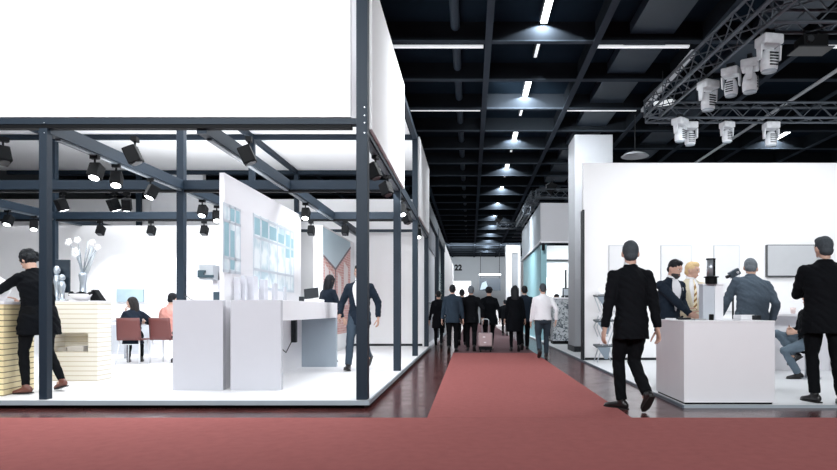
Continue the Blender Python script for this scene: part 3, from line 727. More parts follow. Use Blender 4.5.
MB().obox((-2.70,10.18,TC+.16),.12,.01,.09,Matrix.Rotation(math.radians(-20),3,'X') @ Matrix.Rotation(math.radians(-8),3,'Y')).build('screen', M_DKGREY, t)
tag(MB().box(-2.66,-2.42,9.75,9.95,TC,TC+.05).build('white_tray', M_WHITE, bevel=.01), 'low white tray on the counter in front of the dark tablet', 'tray')
tag(MB().box(-2.86,-2.78,10.0,10.04,TC,TC+.10).build('card_holder', M_DKGREY), 'small dark card holder beside the tablet', 'card holder')
# machine on the other counter
t = empty('display_machine', (X(206,8.2),8.3,TC)); tag(t, 'white tabletop machine with a dark hooked nozzle, on the counter behind the window panel', 'machine')
x = X(206,8.2)
MB().box(x-.17,x+.13,8.2,8.45,TC,TC+.14).build('base', M_WHITE, t, bevel=.01)
MB().box(x+.02,x+.10,8.36,8.45,TC+.14,TC+.40).build('column', M_WHITE, t)
MB().box(x-.10,x+.10,8.2,8.45,TC+.29,TC+.50).build('head', mat('mid_grey_metal',(.42,.45,.48),.45), t, bevel=.008)
nz = MB(); nz.box(x-.105,x-.02,8.17,8.2,TC+.32,TC+.42); nz.box(x-.02,x+.11,8.17,8.2,TC+.32,TC+.355); nz.box(x-.02,x+.0,8.17,8.2,TC+.39,TC+.42)
nz.build('nozzle', mat('dark_teal_plastic',(.04,.075,.095),.4), t)
tag(MB().box(X(217,8)-.055,X(217,8)+.06,8.0,8.12,TC,TC+.12).build('card_terminal', mat('dark_teal_box',(.03,.055,.075),.35), bevel=.01), 'small dark blue box on the counter beside the white machine', 'device')
cbl = MB(); cbl.tube([(X(184,8.3),8.3,TC+.10),(X(190,8.3),8.3,TC+.03),(X(194,8.3),8.3,TC+.012),(X(197,8.3),8.25,TC+.03)],.006,6)
tag(cbl.build('machine_cable', M_DKGREY, smooth=True), 'thin dark cable lying beside the white machine', 'cable')

# red and blue poster wall
def poster():
    m = bpy.data.materials.new('sky_and_brick_print'); m.use_nodes = True; nt = m.node_tree; b = nt.nodes['Principled BSDF']
    tc = nt.nodes.new('ShaderNodeTexCoord'); sp = nt.nodes.new('ShaderNodeSeparateXYZ'); r = nt.nodes.new('ShaderNodeValToRGB'); e = r.color_ramp.elements
    e[0].position = .2; e[0].color = srgb(244,246,248)+(1,); e[1].position = .98; e[1].color = srgb(190,212,222)+(1,)
    nt.links.new(tc.outputs['Object'], sp.inputs[0])
    dv = nt.nodes.new('ShaderNodeMath'); dv.operation = 'DIVIDE'; dv.inputs[1].default_value = 2.6
    nt.links.new(sp.outputs[2], dv.inputs[0]); nt.links.new(dv.outputs[0], r.inputs[0]); nt.links.new(r.outputs[0], b.inputs['Base Color'])
    return m
def brick_red():
    m = bpy.data.materials.new('printed_red_brick'); m.use_nodes = True; nt = m.node_tree; b = nt.nodes['Principled BSDF']
    tc = nt.nodes.new('ShaderNodeTexCoord'); mp = nt.nodes.new('ShaderNodeMapping'); mp.inputs['Rotation'].default_value = (0,PI/2,PI/2); br = nt.nodes.new('ShaderNodeTexBrick'); br.inputs['Scale'].default_value = 4
    br.inputs['Color1'].default_value = srgb(206,132,124)+(1,); br.inputs['Color2'].default_value = srgb(226,176,168)+(1,); br.inputs['Mortar'].default_value = srgb(240,226,222)+(1,)
    nt.links.new(tc.outputs['Object'], mp.inputs[0]); nt.links.new(mp.outputs[0], br.inputs['Vector']); nt.links.new(br.outputs['Color'], b.inputs['Base Color'])
    return m
t = empty('poster_wall', (-3.2,14.4,LZ)); tag(t, 'large poster of red brick walls meeting under a pale blue sky, on a side wall of the stand', 'poster')
MB().box(-3.4,-3.2,12.98,16.4,LZ,2.92).build('board', M_WALL, t)
pp = MB().box(-3.2,-3.194,13.0,15.95,LZ+.05,2.88).build('print', poster(), t)
BRK = brick_red()
MB().prism([(-3.193,13.02,2.24),(-3.193,13.02,.5),(-3.193,14.15,.5),(-3.193,14.15,2.03)],(.004,0,0)).build('brick_wall', BRK, pp)
MB().prism([(-3.193,14.2,2.03),(-3.193,14.2,.5),(-3.193,15.93,.5),(-3.193,15.93,2.72)],(.004,0,0)).build('brick_wall', BRK, pp)
wn = MB()
for y0,y1,za,zb in ((13.12,13.5,1.1,2.1),(13.65,14.02,1.0,2.0),(14.4,14.8,1.1,2.0),(15.1,15.6,1.2,2.3)): wn.prism([(-3.188,y0,za),(-3.188,y1,za),(-3.188,y1,zb-.12),(-3.188,y0,zb)],(.003,0,0))
wn.build('printed_windows', mat('print_pale_pink',srgb(246,232,230),.6), pp)
eg = MB(); eg.bar((-3.188,13.0,2.26),(-3.188,14.18,2.04),.01,.05); eg.bar((-3.188,14.18,2.04),(-3.188,15.95,2.74),.01,.05); eg.bar((-3.188,14.18,.5),(-3.188,14.18,2.04),.01,.04)
eg.build('printed_eaves', mat('print_grey',srgb(128,112,118),.6), pp)

# reception counters in pale yellow slats
t = empty('reception_counter', (-6.0,7.05,LZ)); tag(t, 'yellow-lit slatted reception counter that the person in the coat leans on', 'counter')
MB().prism([(-5.34,6.86,LZ),(-5.42,7.45,LZ),(-7.6,7.45,LZ),(-7.6,6.86,LZ)],(0,0,1.05)).build('body', M_YELLOW_LIT, t)
MB().prism([(-5.32,6.84,LZ+1.05),(-5.40,7.47,LZ+1.05),(-7.6,7.47,LZ+1.05),(-7.6,6.84,LZ+1.05)],(0,0,.035)).build('worktop', M_WHITE, t)
t = empty('reception_counter', (-5.7,8.6,LZ)); tag(t, 'pale slatted reception counter with a shelf niche, carrying the flower arrangement', 'counter')
x0,x1,y0,y1 = X(40,8.34),X(97.5,8.34),8.34,8.66
nx0,nx1,nz0,nz1 = X(52,8.34),X(88,8.34),Zh(352,8.34),Zh(333,8.34)
bd = MB(); bd.box(x0,nx0,y0,y1,LZ,1.19); bd.box(nx1,x1,y0,y1,LZ,1.19); bd.box(nx0,nx1,y0,y1,LZ,nz0); bd.box(nx0,nx1,y0,y1,nz1,1.19); bd.box(nx0,nx1,y1-.05,y1,nz0,nz1)
bd.build('body', M_CREAM, t)
MB().box(x0,x1+.01,y0-.01,y1,1.19,1.21).build('worktop', M_WHITE, t)
tag(MB().box(X(56,8.5),X(68,8.5),8.45,8.7,nz0,nz0+.05).build('brochure_stack', M_WHITE), 'low stack of white leaflets in the counter niche, beside the post', 'leaflets')
tag(MB().box(X(71,8.5),X(87,8.5),8.42,8.7,nz0,nz0+.075).build('brochure_stack', M_WHITE), 'taller stack of white leaflets in the counter niche', 'leaflets')

# flowers and figurines on it
CT = 1.21
SILV = mat('silver_glaze',(.42,.47,.52),.25,metal=.5,var=.2,scale=12)
t = empty('flower_vase', (X(83,8.55),8.55,CT)); tag(t, 'tall silver vase of white orchids and upright twigs on the slatted counter', 'vase')
x = X(83,8.55)
MB().lathe((x,8.55,CT),[(.05,0),(.075,.02),(.045,.08),(.04,.25),(.055,.36),(.05,.40)],18).build('vase', SILV, t, smooth=True)
rr = random.Random(5)
for i in range(9):
    a = rr.uniform(0,6.28); l = rr.uniform(.28,.5); sp_ = rr.uniform(.05,.2)
    s_ = MB(); p1 = Vector((x,8.55,CT+.38)); p2 = p1 + Vector((math.cos(a)*sp_*.5,math.sin(a)*sp_*.5,l*.6)); p3 = p1 + Vector((math.cos(a)*sp_,math.sin(a)*sp_,l))
    st = s_.tube([p1,p2,p3],[.008,.006,.004],6).build('twig', SILV, t, smooth=True)
    if i < 6:
        f = MB(); 
        for q in range(5):
            b_ = q*1.256; f.ell(p3 + Vector((math.cos(b_)*.026,math.sin(b_)*.012-.01,math.sin(b_)*.028)),(.026,.012,.024),nu=8,nv=6)
        f.ell(p3+Vector((0,-.022,0)),.012,nu=8,nv=6); f.build('flower', mat('petal_white',(.85,.85,.87),.6), st, smooth=True)
for dx,h in ((-.10,.72),(.10,.78),(.15,.74)):
    MB().tube([(x+dx*.3,8.57,CT+.38),(x+dx,8.6,CT+h)],[.014,.022],8).build('leaf_blade', mat('leaf_pale',(.5,.54,.57),.5), t, smooth=True)
t = empty('bowl', (X(82,8.45),8.47,CT)); tag(t, 'round white dish with a wavy black rim in front of the vase', 'bowl'); x = X(82,8.47)
MB().lathe((x,8.47,CT),[(.05,0),(.12,.03),(.165,.09),(.15,.095),(.10,.045),(.0,.03)],24).build('dish', M_WHITE, t, smooth=True)
rm = MB(); rm.tube([(x+.16*math.cos(a*PI/12),8.47+.11*math.sin(a*PI/12),CT+.10+.018*math.sin(a*1.7)) for a in range(25)],.018,8); rm.build('rim', M_BLACK, t, smooth=True)
tag(MB().prism([(X(92,8.5),8.45,CT),(X(104,8.5),8.45,CT),(X(96,8.5),8.45,CT+.16),(X(93,8.5),8.45,CT+.15)],(0,.12,0)).build('desk_sign', M_BLACK, bevel=.01), 'black wedge-shaped stand at the end of the slatted counter', 'stand')
for px,h,m,lab in ((57,.50,SILV,'tallest silver figurine half behind the thin post'),(62,.38,SILV,'shorter silver figurine beside the dark screen'),(53.5,.32,M_DKGREY,'dark figurine close to the front post')):
    x = X(px,8.6); t = empty('figurine',(x,8.6,CT)); tag(t, lab+' on the slatted counter', 'figurine')
    MB().lathe((x,8.6,CT),[(.05,0),(.05,.02),(.02,.04),(.035,h*.35),(.05,h*.6),(.03,h*.75)],14).build('body', m, t, smooth=True)
    MB().ell((x,8.6,CT+h*.88),(.045,.045,h*.13)).build('head', m, t, smooth=True)
t = empty('monitor', (X(63.5,8.72),8.72,CT)); tag(t, 'dark screen seen at an angle behind the figurines on the slatted counter', 'monitor'); x = X(63.5,8.72)
MB().box(x-.05,x+.05,8.68,8.76,CT,CT+.02).build('foot', M_DKGREY, t); MB().box(x-.01,x+.01,8.71,8.73,CT+.02,CT+.15).build('stem', M_DKGREY, t)
MB().obox((x,8.71,CT+.36),.095,.015,.24,Matrix.Rotation(.2,3,'Z')).build('screen', mat('dark_screen',(.02,.03,.042),.25), t, bevel=.006)
t = empty('white_bust', (X(-6,7.25),7.25,LZ+1.085)); tag(t, 'white cloth-covered shape on the yellow-lit counter beyond the outstretched arm', 'bust'); x = X(-6,7.25)
q = MB(); q.lathe((x,7.25,LZ+1.085),[(.10,0),(.12,.04),(.17,.14),(.15,.24),(.06,.30),(.05,.33)],18); q.build('shoulders', M_WHITE, t, smooth=True)
tag(MB().box(X(0,7.2)-.1,X(14,7.2),7.0,7.2,LZ+1.085,LZ+1.10).build('paper', M_WHITE), 'white papers lying on the yellow-lit counter', 'paper')

# meeting corner
t = empty('meeting_table', (X(146,11.9),11.95,LZ)); tag(t, 'white meeting table in front of the two seated people', 'table'); x = X(146,11.9)
MB().box(X(112,11.9),X(184,11.9),11.62,12.3,.79,.83).build('tabletop', M_WHITE, t, bevel=.008)
for dx,dy in ((X(114,11.9)+.02,11.66),(X(182,11.9),11.66),(X(114,11.9)+.02,12.25),(X(182,11.9),12.25)): MB().cyl((dx,dy,LZ),(dx,dy,.79),.022,10).build('leg', M_ALU, t, smooth=True)
BRN = mat('red_brown_chair_shell', srgb(104,58,56), .45, var=.06); CHR = mat('white_chair_leg',(.72,.73,.76),.3)
def chair(label, loc, rz):
    t = empty('chair', loc, rz); tag(t, label, 'chair')
    MB().box(-.21,.21,-.19,.22,.435,.46).build('seat', BRN, t, local=True, bevel=.01)
    b = MB(); 
    vs = []
    for i in range(7):
        u = i/6; 
        for j in range(9):
            w = -1+2*j/8; vs.append((w*(.215-.012*u), -.20 - .05*u + .03*w*w - .0, .44+.40*u))
    b.add(vs,[(i*9+j,i*9+j+1,(i+1)*9+j+1,(i+1)*9+j) for i in range(6) for j in range(8)])
    o = b.build('backrest', BRN, t, local=True, smooth=True); sd = o.modifiers.new('Solidify','SOLIDIFY'); sd.thickness = .018
    for sx in (-1,1):
        MB().tube([(sx*.17,-.15,.435),(sx*.21,-.22,0)],[.013,.011],10).build('leg', CHR, t, local=True, smooth=True)
        MB().tube([(sx*.17,.17,.435),(sx*.20,.22,0)],[.013,.011],10).build('leg', CHR, t, local=True, smooth=True)
    MB().tube([(-.18,-.16,.36),(.18,-.16,.36)],.008,8).build('stretcher', CHR, t, local=True, smooth=True)
    return t
chair('red-brown shell chair with pale legs under the seated long-haired woman', (X(134.5,11.05),11.02,LZ), math.radians(4))
chair('red-brown shell chair with pale legs under the man in the salmon shirt', (X(163.5,11.05),11.15,LZ), math.radians(-6))
tag(MB().box(X(116,13.7),X(142.5,13.7),13.72,13.78,Zh(302,13.7),Zh(289,13.7)).build('picture', mat('sea_picture',srgb(168,188,198),.5,var=.2,scale=5)), 'pale blue landscape picture on the wall behind the seated woman', 'picture')
tag(MB().box(X(143.5,13.7),X(151.5,13.7),13.74,13.78,Zh(303,13.7),Zh(289,13.7)).build('picture', mat('pale_picture',srgb(226,228,232),.5)), 'pale blank picture beside the blue landscape on the wall', 'picture')
t = empty('sideboard', (X(112,13.4),13.45,LZ)); tag(t, 'low pale grey cabinet by the wall behind the seated woman', 'cabinet'); 
MB().box(X(92,13.2),X(150,13.2),13.25,13.77,LZ,.86).build('body', M_GREYW, t)
for a,b_ in ((93,111),(112,130),(131,149)): MB().box(X(a,13.2),X(b_,13.2),13.235,13.25,LZ+.05,.80).build('door', mat('cabinet_door_grey',(.52,.54,.58),.5), t)
tag(MB().box(X(97,13.5),X(113,13.5),13.5,13.55,.86,1.24).build('framed_board', M_WHITE, bevel=.01), 'white framed board standing on the low cabinet', 'frame')

# ================================================================ the stand with the big white wall
t = empty('stand_platform', (6,10,0)); tag(t, 'low white floor of the stand with the big blank wall', 'platform')
MB().box(2.35,12,6.62,28,.008,RZ).build('deck', mat('white_platform_aisle',(.74,.75,.77),.45,var=.015), t)
MB().box(2.325,2.35,6.60,28,0,RZ+.002).build('edge_trim', mat('dark_blue_edge',(.08,.11,.14),.4), t)
MB().box(2.35,12,6.60,6.62,0,RZ+.002).build('edge_trim', MATS['grey_blue_edge'], t)
tag(MB().box(X(583.5,12.6),12,12.6,12.75,RZ,4.17).build('wall_right_stand', M_WALL), kind='structure')
tag(MB().box(X(585,12.58),12,12.58,12.6,RZ,RZ+.05).build('baseboard_right_stand', M_DKGREY), kind='structure')
tag(MB().box(X(582.3,12.6),X(584.2,12.6),12.56,12.78,RZ,Zh(210,12.6)).build('trim_2', M_DKGREY), kind='structure')
# its counter
cx0,cx1,cy0,cy1,cz = X(684,6.66),X(775,6.66),6.66,7.66,.962
t = empty('reception_counter', ((cx0+cx1)/2,7.16,RZ)); tag(t, 'square white counter at the corner of the stand with the big blank wall', 'counter')
MB().box(cx0,cx1,cy0,cy1,RZ+.022,cz-.02).build('body', M_WHITE, t, bevel=.003)
MB().box(cx0+.02,cx1-.02,cy0+.02,cy1-.02,RZ,RZ+.022).build('plinth', M_BLACK, t)
MB().box(cx0-.004,cx1+.004,cy0-.004,cy1+.004,cz-.02,cz).build('worktop', M_WHITE, t, bevel=.004)
tag(MB().box(cx1+.0,cx1+.022,6.75,6.83,.85,.965).build('cable_bracket', M_DKGREY), 'small dark bracket on the end edge of the square counter', 'bracket')
# machine on the counter
mx,my = X(712,7.2),7.2
t = empty('display_machine', (mx,my+.03,cz)); tag(t, 'white box machine with a black and silver cylinder on top, standing on the square counter', 'machine')
MB().box(X(703,my),X(715,my),my,my+.14,cz,Zh(285,my)).build('cabinet', mat('satin_grey_front',(.50,.53,.58),.4), t, bevel=.01)
MB().box(X(715.2,my),X(724,my),my+.01,my+.14,cz,Zh(284.2,my)).build('side_column', M_WHITE, t, bevel=.008)
MB().box(X(702.6,my),X(724.3,my),my-.005,my+.145,Zh(285,my),Zh(283.5,my)).build('lid', M_WHITE, t)
MB().cyl((mx-.01,my,Zh(284,my)),(mx-.01,my,Zh(277.5,my)),.068,20).build('collar', M_BLACK, t, smooth=False)
MB().cyl((mx-.01,my,Zh(277.5,my)),(mx-.01,my,Zh(276.6,my)),.085,20).build('flange', M_BLACK, t)
MB().cyl((mx-.02,my,Zh(276.6,my)),(mx-.02,my,Zh(259.5,my)),.042,18).build('cylinder', mat('brushed_grey',(.4,.43,.47),.3,metal=.6), t, smooth=True)
MB().box(mx+.0,mx+.022,my-.045,my-.03,Zh(276,my),Zh(259.5,my)).build('slot', M_BLACK, t)
MB().cyl((mx-.015,my,Zh(259.6,my)),(mx-.015,my,Zh(258.6,my)),.056,20).build('cap', M_BLACK, t)
t = empty('camera_stand', (X(733,8.7),8.7,RZ)); tag(t, 'dark angled device on a thin stand behind the machine, beside the stout leaning man', 'device'); x = X(733,8.7)
MB().cyl((x,8.7,RZ+.02),(x,8.7,1.58),.014,10).build('pole', M_DKGREY, t, smooth=True)
MB().cyl((x,8.7,RZ),(x,8.7,RZ+.02),.16,20).build('foot', M_DKGREY, t)
Mq = Matrix.Rotation(math.radians(-28),3,'Y')
MB().obox((x,8.66,1.61),.078,.04,.048,Mq).build('head', mat('blue_grey_device',(.06,.085,.11),.4), t, bevel=.012)
MB().obox((x-.085,8.66,1.565),.035,.03,.022,Mq).build('grip', M_DKGREY, t, bevel=.01)
MB().cyl((x+.03,8.62,1.62),(x+.03,8.6,1.62),.016,12).build('lens', M_WHITE, t)
# papers, phone on the counter
tag(MB().obox((X(683,7.35),7.3,cz+.012),.07,.04,.012,Matrix.Rotation(.4,3,'Z')).build('phone', M_DKGREY, bevel=.005), 'dark phone under the hand of the bearded man on the counter', 'phone')
tag(MB().obox((X(672,7.3)+.05,7.5,cz+.008),.05,.05,.008,Matrix.Rotation(.9,3,'Z')).build('notepad', M_WHITE), 'white notepad beside the phone at the counter edge', 'notepad')
bk = MB(); bk.obox((X(742,7.3),7.25,cz+.03),.10,.07,.03,Matrix.Rotation(.3,3,'Z')); tag(bk.build('white_packet', M_WHITE, bevel=.008), 'white packet lying on the counter in front of the stout man', 'packet')
tag(MB().obox((X(752,7.3),7.22,cz+.028),.05,.05,.028,Matrix.Rotation(.6,3,'Z')).build('dark_case', M_DKGREY, bevel=.01), 'small dark case lying at the end of the white packet', 'case')
tag(MB().box(X(712,6.95)-.02,X(712,6.95)+.025,6.95,7.0,cz,cz+.07).build('small_bottle', M_BLACK, bevel=.008), 'tiny black bottle in front of the white machine', 'bottle')
tag(MB().obox((X(727,7.0),7.0,cz+.01),.055,.04,.01,Matrix.Rotation(-.4,3,'Z')).build('leaflet', M_WHITE), 'white leaflet on the counter beside the machine', 'leaflet')
tag(MB().obox((X(699,7.0),7.02,cz+.008),.07,.05,.008,Matrix.Rotation(.2,3,'Z')).build('leaflet', mat('grey_leaflet',(.35,.36,.36),.5)), 'grey leaflet on the counter in front of the striped tie', 'leaflet')

# screen and frames on the wall
t = empty('wall_screen', (X(795,12.5),12.58,Zh(277,12.5))); tag(t, 'large flat screen with a blank pale picture on the white wall', 'screen')
MB().box(X(767.5,12.5),X(824,12.5),12.52,12.6,Zh(277,12.5),Zh(244.5,12.5)).build('bezel', mat('screen_frame',(.05,.055,.06),.4), t, bevel=.01)
MB().box(X(768.3,12.5),X(823.2,12.5),12.515,12.52,Zh(275.5,12.5),Zh(245.3,12.5)).build('display', mat('pale_display',(.50,.51,.53),.35), t)
for a,b_,lab in ((609,632,'pale framed poster on the white wall behind the walking man in black'),(661,692,'pale framed poster on the white wall behind the bearded man'),(714,740,'pale framed poster on the white wall behind the machine')):
    t = empty('framed_poster', (X((a+b_)/2,12.55),12.58,Zh(300,12.55))); tag(t, lab, 'poster')
    MB().box(X(a,12.55),X(b_,12.55),12.56,12.6,Zh(312,12.55),Zh(245,12.55)).build('frame', mat('pale_frame',(.60,.61,.63),.5), t)
    MB().box(X(a,12.55)+.02,X(b_,12.55)-.02,12.555,12.56,Zh(311,12.55),Zh(246,12.55)).build('sheet', mat('pale_sheet',(.74,.74,.755),.6,var=.03), t)
# zig-zag leaflet rack
t = empty('leaflet_rack', (X(604,12.1),12.15,RZ)); tag(t, 'white zig-zag leaflet rack with dark trays by the wall behind the walking man', 'rack')
xa,xb = X(596,12.1),X(613,12.1)
zs = [RZ+.02, Zh(343,12.1), Zh(327,12.1), Zh(312,12.1), Zh(295,12.1)]
for y in (12.0,12.3):
    for x_,s_ in ((xa,0),(xb,0)): 
        z_ = MB(); pts = [(x_ + (.14 if (i % 2) else 0)*(1 if x_==xa else -1)*.9, y, z) for i,z in enumerate([RZ]+zs[1:])]
        z_.tube(pts,.011,8,True); z_.build('side_frame', M_ALU, t, smooth=True)
for i,(py) in enumerate((296,321,346)):
    z = Zh(py,12.1)
    tr = MB().prism([(xa-.02,11.96,z),(xb,11.96,z+.02),(xb,12.3,z+.05),(xa-.02,12.3,z+.03)],(0,0,-.03)).build('tray', mat('tray_dark',(.06,.075,.09),.4), t)
    MB().prism([(xa+.0,11.95,z-.02),(xa+.26,11.95,z-.02),(xa+.22,11.99,z-.26),(xa+.16,11.99,z-.26)],(0,.02,0)).build('leaflets', mat('leaflet_grey_blue',(.22,.27,.32),.5), tr)
    MB().prism([(xa+.06,12.0,z+.04),(xa+.28,12.0,z+.04),(xa+.26,12.18,z+.16),(xa+.04,12.18,z+.16)],(0,.02,.02)).build('leaflets', M_WHITE, tr)
# desk with a cup, chair of the seated person
t = empty('desk', (X(796,10),10.1,RZ)); tag(t, 'white desk by the wall beyond the heavy man', 'desk')
MB().box(X(760,10),X(850,10),9.9,10.5,.98,1.02).build('desktop', M_WHITE, t); MB().box(X(762,10),X(848,10),10.44,10.48,RZ,.98).build('back_panel', M_WHITE, t)
for px in (763,847): MB().box(X(px,10)-.03,X(px,10)+.03,9.92,10.44,RZ,.98).build('leg_panel', M_WHITE, t)
tag(MB().lathe((X(793,10),10.0,1.02),[(.035,0),(.045,.10),(.04,.10),(.033,.01),(0,.01)],16).build('cup', mat('cup_pale_pink',srgb(226,206,204),.4), smooth=True), 'small pale pink cup on the white desk', 'cup')
t = empty('bar_stool', (5.18,9.25,RZ)); tag(t, 'pale stool under the seated person with crossed legs', 'stool')
MB().cyl((5.18,9.25,.46),(5.18,9.25,.50),.20,24).build('seat', M_WHITE, t); MB().cyl((5.18,9.25,RZ+.02),(5.18,9.25,.46),.025,12).build('column', M_ALU, t, smooth=True); MB().cyl((5.18,9.25,RZ),(5.18,9.25,RZ+.02),.2,24).build('foot', M_ALU, t)

# ================================================================ trusses with stage lights
def truss(name_label, p, q, w=.30, ball=True):
    p = Vector(p); q = Vector(q); d = (q-p); L = d.length; d.normalize(); u = d.cross(Vector((0,0,1))).normalized(); v = Vector((0,0,1))
    t = empty('lighting_truss', (p+q)/2); tag(t, name_label, 'truss', None)
    cs = [(u*a + v*b)*w/2 for a,b in ((-1,-1),(1,-1),(1,1),(-1,1))]
    for c in cs: MB().tube([p+c,q+c],.024,10).build('chord', M_TRUSS, t, smooth=True)
    n = max(2, round(L/w)); lt = MB()
    for k in range(4):
        a,b = cs[k],cs[(k+1)%4]
        for i in range(n):
            x0,x1 = p+d*(L*i/n), p+d*(L*(i+1)/n)
            if i % 2 == 0: lt.tube([x0+a,x1+b],.011,6)
            else: lt.tube([x0+b,x1+a],.011,6)
        for i in (0,n): lt.tube([p+d*(L*i/n)+a,p+d*(L*i/n)+b],.014,6)
    lt.build('lattice', M_TRUSS, t, smooth=True)
    for f in (.12,.88):
        c = p+d*L*f; MB().cyl(c+Vector((0,0,w/2)), (c.x,c.y,5.50), .007, 6).build('hanger', M_DKGREY, t)
    return t
ZTR = 4.98
truss('aluminium lighting truss running away from the camera above the stand with the blank wall', (3.80,7.0,ZTR), (3.52,11.65,ZTR))
truss('aluminium lighting truss crossing above the blank wall, the farther of the two crossing ones', (3.50,11.85,ZTR), (11.5,11.85,ZTR))
truss('aluminium lighting truss crossing near the camera, highest in the picture', (3.95,8.0,ZTR+.02), (11.5,8.0,ZTR+.02))
LAMPW = mat('stage_light_white', (.64,.66,.69), .4, var=.3, scale=14)
def stage_light_proto():
    t = empty('stage_light')
    MB().box(-.06,.06,-.03,.03,-.05,.03).build('clamp', M_DKGREY, t, local=True)
    MB().box(-.125,.125,-.11,.11,-.17,-.05).build('base', LAMPW, t, local=True, bevel=.02)
    for s in (-1,1): MB().prism([(s*.115,-.05,-.17),(s*.115,.05,-.17),(s*.115,.035,-.34),(s*.115,-.035,-.34)],(s*.022,0,0)).build('yoke_arm', LAMPW, t, local=True)
    b = MB(); b.lathe((0,0,-.47),[(.06,0),(.095,.02),(.10,.10),(.085,.20),(.06,.25),(.02,.26)],18); hd = b.build('head', LAMPW, t, local=True, smooth=True)
    MB().lathe((0,0,-.478),[(.085,0),(.085,.012),(.0,.012)],18).build('lens', mat('stage_lens',(.35,.4,.45),.1), hd, local=True, smooth=True)
    fn = MB()
    for k in range(5): fn.box(-.055,.055,-.102,-.09,-.43+k*.035,-.415+k*.035)
    fn.build('vent_fins', M_DKGREY, hd, local=True)
    return t
sp0 = stage_light_proto(); first = [1]
for (px,pyt,Y,sc,yaw,lab) in (
    (769,20,8.1,1.02,10,'large white moving stage light hanging at the corner of the near truss'),
    (750,57,8.9,1.0,60,'white moving stage light under the receding truss, just beyond the corner one'),
    (731,62,9.2,.9,-40,'white moving stage light tilted behind its neighbour midway along the receding truss'),
    (708,66,9.7,1.0,20,'white moving stage light under the receding truss, nearest to its far end'),
    (680,107,11.6,.95,35,'white moving stage light at the far corner where two trusses meet'),
    (690,121,11.85,.95,0,'white moving stage light beside the corner one under the far truss'),
    (727,121,11.85,.85,15,'smallest white moving stage light in the middle of the far truss'),
    (771,121,11.85,.98,0,'white moving stage light at the outer part of the far truss')):
    o = sp0 if first[0] else copy_tree(sp0); first[0] = 0
    o.location = (X(px,Y), Y, ZTR-.15); o.scale = (sc*1.1,)*3; o.rotation_euler = (0,0,math.radians(yaw)); tag(o, lab, 'stage light', 'white moving stage lights on the trusses')
# projector and lit pars
t = empty('projector', (X(811,8.1),8.1,ZTR)); tag(t, 'black projector box hanging under the near truss', 'projector'); x,y,z = X(811,8.1),8.1,Zh(50,8.1)
MB().box(x-.16,x+.17,y-.12,y+.14,z,z+.17).build('body', M_BLACK, t, bevel=.012)
MB().cyl((x-.09,y-.12,z+.09),(x-.09,y-.16,z+.09),.045,16).build('lens', M_DKGREY, t)
MB().box(x-.24,x+.24,y-.14,y+.16,z-.015,z).build('tray', M_DKGREY, t)
for q in (-.1,.1): MB().cyl((x+q,y,z+.17),(x+q,y,ZTR-.13),.012,8).build('bracket', M_DKGREY, t)
for px,py,Y,lab in ((664,103,11.6,'flat glowing panel lamp at the corner of the two trusses'),):
    x,z = X(px,Y),Zh(py,Y); t = empty('par_lamp',(x,Y,z)); tag(t, lab, 'lamp')
    L = .19 if 'flat' in lab else .07
    MB().obox((x,Y,z),L,.05,.045,Matrix.Rotation(-.5 if L < .1 else -.15,3,'Y')).build('glow', M_LENS if L < .1 else M_TUBE, t, bevel=.015)
    MB().obox((x,Y+.07,z+.02),L*.9,.04,.05,Matrix.Rotation(-.4,3,'Y')).build('housing', M_DKGREY, t)
    MB().cyl((x,Y+.07,z+.05),(x,Y+.07,5.5),.008,6).build('hanger', M_DKGREY, t)

# ================================================================ stands farther down the aisle
# on the side of the white stand
tag(MB().box(-1.45,-1.27,16.7,21.3,.08,3.7).build('wall_second_stand', mat('grey_panelling',(.40,.40,.43),.6,var=.06,scale=2)), kind='structure')
t = empty('slatted_screen', (-1.25,19,2.9)); tag(t, 'grey slatted screen high on the wall behind the last post of the white stand', 'screen')
sl = MB()
for i in range(14): sl.box(-1.268,-1.235,16.8+i*.32,16.8+i*.32+.16,2.95,3.68)
sl.build('slats', mat('slat_grey',(.20,.205,.23),.6), t)
MB().box(-1.27,-1.25,16.72,21.25,1.28,1.31).build('rail', M_DKGREY, t)
fr2 = empty('steel_framework', (-1.3,24,0)); tag(fr2, 'dark blue post-and-beam frame of the second stand down the aisle', 'frame')
for y in (21.6,26.2): MB().box(-1.30,-1.14,y-.1,y+.1,0,4.0).build('post', M_STEEL, fr2)
MB().box(-1.30,-1.16,16.7,27.5,3.72,4.15).build('beam', M_STEEL, fr2)
gl = mat('teal_glass', (.55,.82,.80), .1, alpha=.45, trans=.6)
tag(MB().box(-1.25,-1.23,21.7,26.1,.05,2.6).build('glass_screen', gl), 'teal-tinted glass panel between the posts of the second stand', 'glass panel')
tag(MB().box(-2.6,-2.5,21.3,27.5,.08,3.4).build('wall_second_stand_inner', M_WALL), kind='structure')
tag(MB().box(-1.5,-1.2,27.5,42,0,4.2).build('wall_third_stand', M_WALL), kind='structure')
tag(MB().box(-2.6,-1.10,16.7,27.5,0,.08).build('stand_platform', M_GREYW), 'grey kerb platform of the second stand along the aisle', 'platform')
